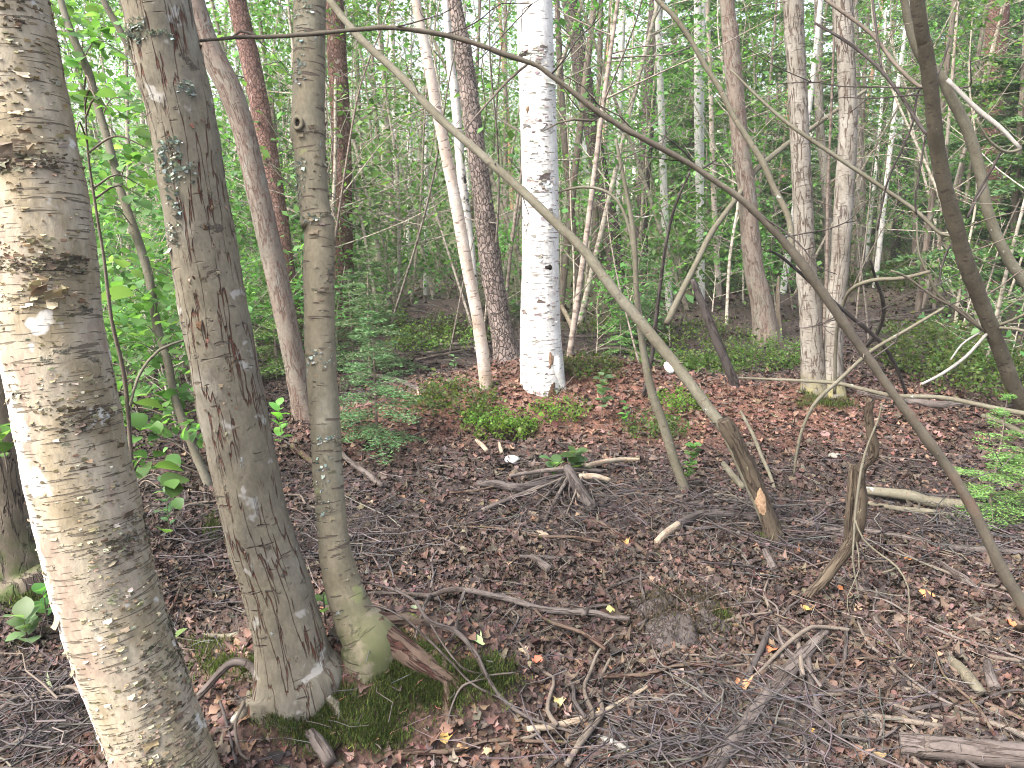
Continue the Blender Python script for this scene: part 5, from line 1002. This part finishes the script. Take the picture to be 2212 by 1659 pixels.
herb('alder_shoot', 'fresh green three-leaved shoot on the fissured alder foot', 702, 1332, 55, 4, .06, 2.2, cols=[(.20, .36, .12), (.23, .40, .16)])
herb('alder_shoot', 'single round leaf sticking out right of the peeling birch foot', 372, 1405, 20, 2, .05, 1.95, cols=[(.25, .42, .14)])
herb('seedling', 'broad-leaved herb on the moss at the left edge behind the peeling birch', 60, 1390, 60, 11, .09, cols=PALEG)
herb('seedling', 'small leafy herb at the left edge above the broad-leaved herb', 105, 1350, 80, 8, .07, cols=GREEN_A)
herb('seedling', 'leafy stem at the left edge beside the dark mossy trunk', 15, 1010, 90, 8, .08, 2.6, cols=GREEN_A)
herb('seedling', 'tall leafy herb between the peeling birch and alder', 370, 1170, 130, 12, .06, cols=PALEG)
herb('seedling', 'leafy seedling beside the cracked trunk left of the white birch', 1110, 700, 55, 10, .11, cols=PALEG)
herb('seedling', 'green seedling left of the slim pinkish birch in the leaves', 982, 800, 30, 7, .07, cols=PALEG)
herb('seedling', 'small pale seedling right of the pale tall seedling', 1350, 930, 60, 10, .05, cols=GREEN_A)

# --- young spruces near, bilberry clumps, measured
SP_S = [gen_spruce(.75, .010, 11, .36, SPR_G, .014, .03, .08, name='small_spruce', nw=.005), gen_spruce(.8, .011, 11, .34, SPR_Y, .014, .03, .06, name='bright_spruce', nw=.005)]
def at(u, v): return G(u, v)
spawn('spruce_seedling', SP_S[0], at(815, 965), .4, 1.2, 'young spruce standing right of the knotted trunk in the red litter', 'spruce')
spawn('spruce_seedling', SP_S[0], at(800, 815), 2., 1.6, 'young spruce further back left of the hummock, right of the red pine', 'spruce')
spawn('spruce_seedling', SP_S[0], at(765, 800), 4., 1.25, 'young spruce just in front of the red pine foot', 'spruce')
spawn('spruce_seedling', SP_S[1], at(600, 820), 1., 1.5, 'green young spruce between the fissured alder and the bent grey trunk', 'spruce')
spawn('spruce_seedling', SP_S[1], at(2135, 1112), 1., .78, 'bright green young spruce at the right edge', 'spruce')
spawn('spruce_seedling', SP_S[1], at(2232, 1130), 3., .85, 'second bright green young spruce cut by the right edge', 'spruce')
spawn('spruce_seedling', SP_S[1], at(1340, 770), 3.3, .9, 'young spruce on the hummock right behind the white birch', 'spruce')
spawn('spruce_seedling', SP_S[0], at(1395, 735), 5.1, 1.2, 'young spruce left of the dark straight conifer foot', 'spruce')
BILC = [(.06, .115, .024), (.08, .145, .03), (.10, .17, .045), (.045, .085, .022), (.12, .15, .05)]
BIL = [gen_bilberry(.30, .20, 110, .024, BILC), gen_bilberry(.22, .15, 80, .021, [(.09, .17, .025), (.12, .21, .035)]), gen_bilberry(.5, .32, 120, .028, BILC), gen_bilberry(.55, .36, 140, .034, BILC)]
for i, (u, v, k, s, lab) in enumerate(((980, 868, 0, 1.05, 'bilberry clump on the hummock left below the slim pinkish birch'), (1085, 925, 1, 1.15, 'bilberry clump on the front lip of the hummock above the hollow'), (1052, 905, 1, .8, 'small bilberry clump between two others on the hummock lip'),
        (1205, 890, 1, .9, 'bilberry tuft right in front of the white birch'), (1125, 915, 1, .7, 'low bilberry tuft right of the hollow lip'), (965, 735, 2, 1.0, 'mound of bright green bilberry behind the hummock on the left'), (905, 745, 0, 1.1, 'bilberry clump left of the bright green mound'),
        (1410, 925, 0, .75, 'dark bilberry tuft by the leaning sapling foot'), (1460, 870, 1, .9, 'bilberry tuft behind the long leaning trunk on the hummock'), (1545, 800, 0, 1.1, 'bilberry clump left of the short dark snag'), (1620, 790, 2, .8, 'bilberry patch before the grey-red trunk foot'),
        (1690, 775, 2, .85, 'bilberry patch between the grey-red trunk and twin birches'), (1440, 790, 0, 1.2, 'bilberry clump beside the white fungus on the leaning trunk'), (1265, 800, 0, .9, 'bilberry clump right beside the white birch foot'), (2050, 790, 3, 1.0, 'large bilberry patch left of the dark leaning stem'),
        (2110, 830, 3, .9, 'bilberry patch under the dark leaning stem'), (2010, 740, 3, .9, 'bilberry patch above the wet hollow at the right'), (2170, 790, 3, .9, 'bilberry patch right of the dark leaning stem'), (1905, 620, 3, 1.3, 'bilberry bank far right beyond the wet hollow'),
        (1990, 600, 3, 1.4, 'bilberry bank far right behind the bare branches'), (570, 800, 2, .9, 'bilberry patch left of the bent grey trunk'), (840, 700, 0, 1.3, 'bilberry patch right of the young spruces'), (1330, 720, 2, .8, 'bilberry patch behind the hummock right of white birch'), (1520, 740, 2, 1.0, 'bilberry patch around the snag behind the leaning trunk'))):
    spawn('bilberry_clump', BIL[k], at(u, v), i*1.3, s, lab, 'bilberry')

# ---------------------------------------------------------------- the wood behind: individual trees, saplings, spruces and shrubs
LM = [(-200, 'peeling birch'), (430, 'fissured alder'), (735, 'red pine'), (1165, 'white birch'), (1400, 'dark straight conifer'), (1610, 'grey-red trunk'), (1775, 'twin grey birches'), (2060, 'dark leaning stem'), (2500, '')]
QUEUE = []                              # (u at its middle, root, words, kind)
ORD = ['first', 'second', 'third', 'fourth', 'fifth', 'sixth', 'seventh', 'eighth', 'ninth', 'tenth', 'eleventh', 'twelfth', 'thirteenth', 'fourteenth', 'fifteenth', 'sixteenth', 'seventeenth', 'eighteenth', 'nineteenth', 'twentieth']
def put(kind, parts, u, Y, sc, words, cat, group, tilt=None):
    x = (u-W/2)/F*(Y*cP+1.2*sP); z = float(hg(x, Y))
    r = spawn(kind, parts, (x, Y, z), U(0, 6.3), sc, None, cat, group, tilt or (rng.normal(0, .04), rng.normal(0, .05)))
    QUEUE.append((u, r, words)); return r
SAP = [gen_sapling(h, r, nb, nl, ls, c, cf, lean, amp) for h, r, nb, nl, ls, c, cf, lean, amp in (
    (4.2, .018, 30, 1000, .056, GREEN_A, .10, .10, .08), (5.2, .024, 34, 1150, .058, GREEN_A, .12, .15, .07), (3.2, .014, 26, 950, .052, GREEN_A, .06, .12, .10), (6.2, .030, 36, 1250, .06, GREEN_A, .15, .1, .06),
    (4.8, .022, 34, 1200, .054, GREEN_A, .12, .2, .09), (5.6, .026, 34, 1300, .058, GREEN_D, .15, .12, .08), (3.8, .018, 28, 1300, .052, GREEN_A, .08, .08, .08))]
SHR = [gen_sapling(h, .009, nb, nl, ls, c, .02, .15, .12, bl=.55, up=.9, name='shrub') for h, nb, nl, ls, c in ((.9, 16, 420, .045, GREEN_A), (1.3, 20, 560, .05, GREEN_A), (.7, 14, 330, .042, GREEN_D), (1.6, 22, 640, .055, GREEN_D))]
BARE = [gen_sapling(h, r, nb, 0, .05, GREEN_A, .3, lean, amp, m, bl=.22, name='bare_sapling') for h, r, nb, lean, amp, m in ((3.6, .016, 10, .25, .10, 'farstem'), (4.6, .022, 12, .35, .08, 'farstem'), (2.8, .012, 9, .2, .14, 'deadtwig'), (5.5, .026, 12, .12, .07, 'fardark'), (3.2, .014, 12, .6, .12, 'deadtwig'))]
for b_ in BARE:
    if len(b_) > 1: b_.pop()
def gen_tall(Hh, r0, mat, z0, nb, nl, ls, cols, stubs=10):
    st, fo = B(), B(); c = wob(9, Hh, .03, .02); rad = r0*(1-.75*np.linspace(0, 1, 9)); q = np.hstack([c, rad[:, None]]); st.add(*tube(np.vstack([q[0]*[1, 1, 1, 1.25]-[0, 0, .2, 0], q]), 12, .5, .01, 6, .06, 1.5)[:3])
    for k in range(stubs):
        z = U(1, z0); az = U(0, 6.3); L = U(.3, 1.1); p0 = np.array([*(c[0, :2]+(c[-1, :2]-c[0, :2])*z/Hh), z]); d = np.array([cos(az), sin(az), U(-.3, .3)])*L
        st.add(*tube(np.array([[*p0, .012], [*(p0+d*.5+rng.normal(0, .04, 3)), .008], [*(p0+d), .004]]), 4, .3, cap=False)[:3])
    for k in range(nb):
        z = z0+(Hh-z0)*U(0, 1)**.9; f = (z-z0)/(Hh-z0); az = U(0, 6.3); L = U(.8, 1.9)*(1.15-.7*f); p0 = np.array([*(c[0, :2]+(c[-1, :2]-c[0, :2])*z/Hh), z]); d = np.array([cos(az), sin(az), U(0, .7)]); pts = p0+d*np.linspace(0, L, 4)[:, None]+rng.normal(0, .05, (4, 3))
        st.add(*tube(np.hstack([pts, np.linspace(.025, .006, 4)[:, None]]), 4, .5, cap=False)[:3]); n = int(nl/nb); t = U(.25, 1.1, n); add_leaves(fo, p0+d*(t*L)[:, None]+rng.normal(0, .28, (n, 3)), ls, cols)
    return [('trunk', st.data('tall_stem', MB[mat])), ('crown', fo.data('tall_crown', ML))]
TALL = {'grey': gen_tall(11, .085, 'greyred', 7, 22, 420, .085, GREEN_A), 'white': gen_tall(12, .075, 'birch_black', 7, 22, 420, .08, GREEN_A), 'pine': gen_tall(14, .13, 'pine_orange', 8, 26, 800, .12, GREEN_D, 6), 'dark': gen_tall(12, .11, 'darktree', 7, 22, 500, .09, GREEN_D, 22), 'pinkish': gen_tall(10, .06, 'thin_birch', 7, 22, 420, .08, GREEN_A)}
SPRT = [gen_spruce(6.5, .075, 20, 1.6, SPR_G, .040, .085, .08, 22, 'mid_spruce', nw=.008), gen_spruce(8.5, .10, 22, 1.9, SPR_G, .042, .095, .08, 26, 'big_spruce', nw=.008), gen_spruce(3.2, .035, 15, 1.0, SPR_G, .028, .06, .05, 6, 'low_spruce', nw=.007)]
# tall trunks, deep in the wood
for u, Y, k, s in ((70, 16, 'grey', 1), (180, 24, 'white', 1), (330, 18, 'pinkish', 1), (480, 26, 'grey', 1), (640, 21, 'white', .9), (790, 15, 'grey', .8), (815, 24, 'pinkish', 1), (860, 19, 'white', .9), (905, 30, 'grey', 1.1), (1020, 26, 'white', 1), (1090, 20, 'grey', .9), (1110, 33, 'pine', 1), (1225, 28, 'white', 1),
        (1290, 22, 'pinkish', .9), (1300, 32, 'pine', 1.1), (1365, 26, 'white', 1), (1440, 30, 'pine', 1), (1465, 22, 'grey', .9), (1480, 34, 'pine', 1), (1540, 24, 'white', 1), (1560, 32, 'pine', 1), (1665, 22, 'grey', 1), (1690, 29, 'pine', 1), (1790, 28, 'pine', 1), (1880, 20, 'grey', 1), (1905, 27, 'white', 1), (1935, 16, 'dark', .9), (1990, 23, 'grey', 1), (2060, 26, 'dark', 1), (2120, 20, 'grey', .9), (2195, 15, 'dark', 1.1), (1960, 32, 'pine', 1), (-60, 22, 'white', 1), (260, 33, 'grey', 1), (560, 34, 'white', 1), (740, 32, 'pine', 1), (980, 36, 'grey', 1.1), (1160, 38, 'white', 1), (1620, 37, 'grey', 1.1), (1740, 36, 'white', 1), (1840, 38, 'pine', 1), (2260, 30, 'grey', 1)):
    nm = {'grey': ('alder_tree', 'grey trunk'), 'white': ('birch_tree', 'white birch trunk'), 'pine': ('pine_tree', 'orange-barked pine'), 'dark': ('conifer_tree', 'dark trunk'), 'pinkish': ('birch_tree', 'slim pinkish trunk')}[k]
    put(nm[0], TALL[k], u+U(-8, 8), Y, s*U(.9, 1.1), nm[1], 'tree', f'{nm[1]}s deep in the wood')
# leafy saplings: dense on the left, looser on the right
for i in range(142):
    left = i < 82; u = U(-120, 1180) if left else U(1180, 2330); Y = 8.0+U(0, 1)**1.3*(18 if left else 16)
    if abs(u-1900) < 160 and Y < 13: Y += 6
    put('leafy_sapling', SAP[rng.integers(0, 4) if left else rng.integers(3, 7)], u, Y, U(.75, 1.25), 'leafy sapling', 'sapling', 'leafy saplings of the undergrowth', (rng.normal(0, .10), rng.normal(.04, .12)))
for i in range(64):
    u = U(560, 1180) if i < 34 else U(1180, 2300); Y = (7.4 if u < 1200 else 6.4)+U(0, 1)**1.4*11
    put('bare_sapling', BARE[rng.integers(0, 5)], u, Y, U(.7, 1.2), 'thin bare stem', 'sapling', 'thin bare stems of the undergrowth', (rng.normal(0, .07), rng.normal(0, .09)))
for i in range(84):
    u = U(-100, 2320) if i < 58 else U(130, 760); Y = 7.6+U(0, 1)*10
    if abs(u-1930) < 140 and Y < 12: Y += 6
    if 800 < u < 1000 and Y < 9.5: Y += 3
    put('leafy_shrub', SHR[rng.integers(0, 4)], u, Y, U(.6, 1.35), 'leafy shrub', 'shrub', 'leafy shrubs of the undergrowth')
for u, Y, k, s in ((1480, 14, 0, 1), (1590, 17, 1, 1), (1660, 12, 2, 1), (1700, 15, 0, .9), (1990, 17, 1, 1), (2120, 15, 1, 1), (2200, 9.5, 0, 1.05), (2300, 9.5, 1, .9), (1530, 11, 2, .8), (1440, 19, 1, 1), (2180, 17, 1, 1.1), (600, 10.5, 2, 1), (640, 14, 2, 1.2), (1800, 20, 1, 1.1), (1300, 17, 2, 1), (1930, 21, 1, 1.1), (2050, 20, 1, 1)):
    put('spruce_tree', SPRT[k], u, Y, s, ('dark green spruce', 'tall dark spruce', 'low young spruce')[k], 'spruce', 'spruces behind the clearing')
for u, Y, k, s_ in ((165, 5.2, 0, 1), (200, 6.0, 1, 1), (250, 4.6, 0, .9), (285, 5.4, 1, 1.0), (320, 6.4, 3, 1), (370, 5.0, 0, 1), (410, 5.8, 1, .9), (340, 7.2, 3, 1.1), (230, 7.4, 3, 1.1), (455, 6.6, 1, 1), (150, 6.8, 3, 1), (560, 7.4, 1, 1), (600, 8.2, 3, 1.1), (645, 7.0, 0, .9), (180, 8.4, 3, 1.2), (300, 8.8, 3, 1.25), (400, 8.0, 3, 1.2), (480, 9, 3, 1.3), (800, 8.6, 0, 1), (850, 9.4, 1, 1), (1290, 7.4, 0, .9), (1350, 8.2, 1, .9), (1450, 7.6, 2, 1), (1540, 8.6, 1, 1), (1680, 8.4, 1, .9), (2190, 6.2, 3, .8), (2080, 8.2, 1, 1)):
    put('leafy_shrub', SHR[k], u, Y, s_, 'leafy shrub', 'shrub', 'leafy shrubs of the undergrowth')
for i in range(44):
    u = U(560, 1180) if i < 16 else U(1180, 2280); k = ('pinkish', 'grey', 'white', 'grey')[i % 4]; nm = {'grey': ('alder_tree', 'slim grey trunk'), 'white': ('birch_tree', 'slim white trunk'), 'pinkish': ('birch_tree', 'slim pinkish trunk')}[k]
    Y = 9.5+U(0, 1)**1.2*14; put(nm[0], TALL[k], u, Y, (U(.42, .7),)*2+(U(.75, 1),), nm[1], 'tree', f'{nm[1]}s deep in the wood', (rng.normal(0, .05), rng.normal(.02, .07)))
# the far edge of the wood: one leafy mass
def far_wood():
    n = 260000; Y = U(28, 62, n); x = U(-1, 1, n)*Y*.86; g = fbm(np.stack([x*.22, Y*.12, 0*x], -1), 3); zz = U(0, 1, n)**.9*np.clip(10+.16*x+7*g, 4, 20); q = np.stack([x, Y, zz], -1)
    dens = fbm(q*[.45, .3, .35]+5, 3)+.22*np.clip(x/20, -1, 1)-.042*np.clip(zz-2.5, 0, 9); k = dens > U(-.25, .35, n); q = q[k]; q[:, 2] += hg(q[:, 0], q[:, 1]); n = len(q)
    V, Fs = scatter(LEAF_LITE[0], LEAF_LITE[1], q, rot(U(0, 6.3, n), rng.normal(0, .6, n), rng.normal(0, .6, n)), .21*U(.6, 1.4, n))
    o = obj('far_wood', V, Fs, ML, None, col=np.repeat(pal(GREEN_A, n, .2), 5, 0)); tag(o, 'hazy green leaves of the far wood', 'woodland', kind='stuff')
far_wood()
# the air of the wood
def haze():
    x0, x1, y0, y1, z0, z1 = -92, 92, -8, 100, -3.5, 18.5
    V = np.array([(x, y, z) for z in (z0, z1) for y in (y0, y1) for x in (x0, x1)], float)
    m = bpy.data.materials.new('haze_air'); m.use_nodes = True; t = m.node_tree; t.nodes.clear(); o_ = t.nodes.new('ShaderNodeOutputMaterial'); v = t.nodes.new('ShaderNodeVolumePrincipled')
    v.inputs['Color'].default_value = (.95, .98, .96, 1); v.inputs['Density'].default_value = HAZE; v.inputs['Anisotropy'].default_value = .2; t.links.new(v.outputs[0], o_.inputs['Volume'])
    o = obj('haze', V, np.array([(0, 2, 3, 1), (4, 5, 7, 6), (0, 1, 5, 4), (2, 6, 7, 3), (0, 4, 6, 2), (1, 3, 7, 5)]), m, smooth=False); tag(o, kind='stuff')
HAZE = .002
haze()
# labels by place: counted from the left between two trunks everyone can find
slots = {}
for u, r, w in QUEUE:
    i = max(j for j in range(len(LM)) if LM[j][0] <= max(u, -199)); slots.setdefault((i, w), []).append((u, r))
for (i, w), L in slots.items():
    L.sort(key=lambda t: t[0]); a, b_ = LM[i][1], LM[i+1][1]
    for j, (u, r) in enumerate(L):
        pl = f'right of the {a}' if not b_ else f'between {a} and {b_}'
        if len(L) == 1: t = f'{w} in the background {pl}'
        elif j == 0: t = f'leftmost background {w} {pl}'
        elif j == len(L)-1: t = f'rightmost background {w} {pl}'
        else: t = f'{ORD[min(j, 19)]} background {w} from left {pl}'
        r['label'] = t
